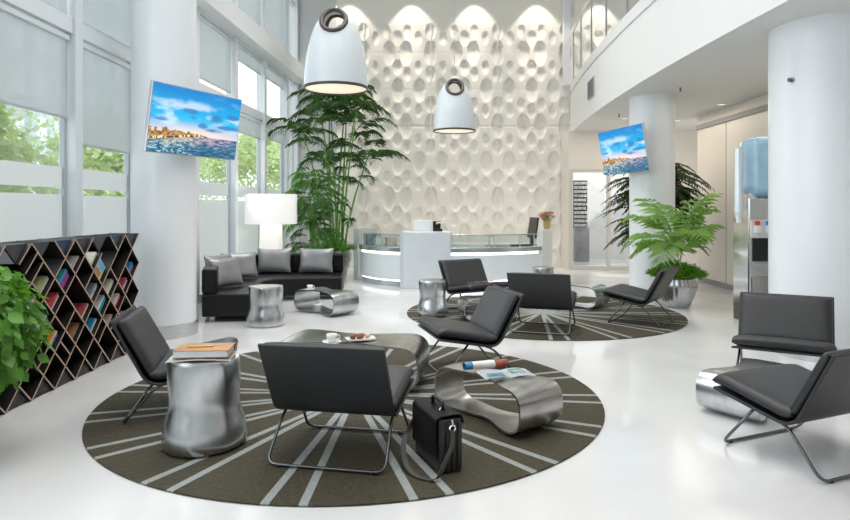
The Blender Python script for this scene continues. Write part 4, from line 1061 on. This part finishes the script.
# leafy plant at left edge
random.seed(13)
t = thing('pothos_plant', 'bright green leafy bush at the left edge, spilling before the bookcase', 'plant', (-2.76, 3.72, 0))
obj('pot', lathe(nb(), [(.10, 0), (.11, .02), (.14, .62), (.15, .66), (.14, .66), (.135, .6)], 40), mat('grey_planter', (.30, .31, .32), .4, var=.1), t, smooth=True); obj('soil', lathe(nb(), [(0, .60), (.137, .59)], 24), SOIL, t)
lf = nb(); st = nb()
for i in range(1150):
    u_ = random.uniform(-1, 1); a = random.random()*6.28; rr = random.uniform(.62, 1.04); sq_ = math.sqrt(1-u_*u_)
    c = Vector((math.cos(a)*sq_*.36*rr+.12, math.sin(a)*sq_*.44*rr, .81+u_*.39*rr))
    out = Vector((c.x-.12, c.y, (c.z-.83))).normalized(); ln = random.uniform(.06, .105); tipd = (out*.5+Vector((random.uniform(-.6, .6), random.uniform(-.6, .6), -.75))).normalized()
    sd = tipd.cross(out).normalized()*ln*.36; nn = sd.cross(tipd).normalized()*ln*.10
    P = [c, c+tipd*ln*.22+sd*.85, c+tipd*ln*.55+sd, c+tipd*ln, c+tipd*ln*.55-sd, c+tipd*ln*.22-sd*.85]; M1 = c+tipd*ln*.45-nn
    vs = [lf.verts.new(q) for q in P]; cm = lf.verts.new(M1)
    for k in range(6): lf.faces.new((vs[k], vs[(k+1) % 6], cm))
    if i % 9 == 0: tube(st, [(0, 0, .6), Vector((c.x*.5, c.y*.5, c.z+.06)), c], .0035, 4)
obj('stems', st, CANE, t); obj('leaves', lf, L_POTHOS, t, smooth='keep')

# ================================================================== OUTDOORS
def tree(label, x, y, h, r, m_, seed, n=2600):
    random.seed(seed); t = thing('garden_tree', label, 'tree', (x, y, -.04), 0, 'trees outside the windows')
    obj('trunk', tube(nb(), [(0, 0, 0), (.1, .05, h*.35), (0, 0, h*.7)], .16, 8, r2=.08), BARK, t, smooth=True)
    bm = nb(); blobs = [(Vector((random.uniform(-.7, .7)*r, random.uniform(-.7, .7)*r, h*random.uniform(.35, .9))), random.uniform(.35, .6)*r) for _ in range(13)]
    for i in range(n):
        c0v, br = random.choice(blobs); v = Vector((random.gauss(0, 1), random.gauss(0, 1), random.gauss(0, 1))).normalized(); c = c0v+v*br*random.uniform(.7, 1.05)
        a = Vector((random.uniform(-1, 1), random.uniform(-1, 1), random.uniform(-.5, .5))).normalized()*.15; b = a.cross(v).normalized()*.09
        bm.faces.new([bm.verts.new(c+a), bm.verts.new(c+b), bm.verts.new(c-a), bm.verts.new(c-b)])
    obj('crown', bm, m_, t); return t
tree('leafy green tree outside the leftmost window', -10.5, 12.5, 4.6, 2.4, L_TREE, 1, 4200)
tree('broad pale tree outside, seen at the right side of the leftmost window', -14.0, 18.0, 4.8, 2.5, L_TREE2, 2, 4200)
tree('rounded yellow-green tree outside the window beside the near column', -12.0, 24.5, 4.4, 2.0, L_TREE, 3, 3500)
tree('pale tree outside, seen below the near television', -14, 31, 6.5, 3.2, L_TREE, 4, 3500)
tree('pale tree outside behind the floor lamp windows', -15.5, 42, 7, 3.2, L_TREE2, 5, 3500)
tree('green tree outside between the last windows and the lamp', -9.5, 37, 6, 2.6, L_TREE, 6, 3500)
def building(label, x, y, w_, d_, h_, m_, floors, nwin):
    t = thing('office_building', label, 'building', (x, y, -.04), 0); obj('facade', B(-w_/2, w_/2, -d_/2, d_/2, 0, h_), m_, t)
    gm = mat('pale_window_glass', (.75, .80, .84), .2, var=.05)
    for k in range(floors):
        bm = nb()
        for i in range(nwin):
            y0 = -d_/2+(i+.25)*d_/nwin; box(bm, w_/2, w_/2+.04, y0, y0+d_/nwin*.5, 3+k*(h_-4)/floors, 3+k*(h_-4)/floors+1.4)
            x0 = -w_/2+(i+.25)*w_/nwin; box(bm, x0, x0+w_/nwin*.5, -d_/2-.04, -d_/2, 3+k*(h_-4)/floors, 3+k*(h_-4)/floors+1.4)
        obj('window_row', bm, gm, t)
building('tall blue-grey office block seen through the second window blind', -30, 46, 12, 14, 26, mat('blue_facade', (.38, .48, .56), .6, var=.05), 8, 7)
building('pale grey tower seen through the leftmost window blind', -34, 28, 10, 12, 30, mat('grey_facade', (.55, .57, .60), .6, var=.05), 10, 6)
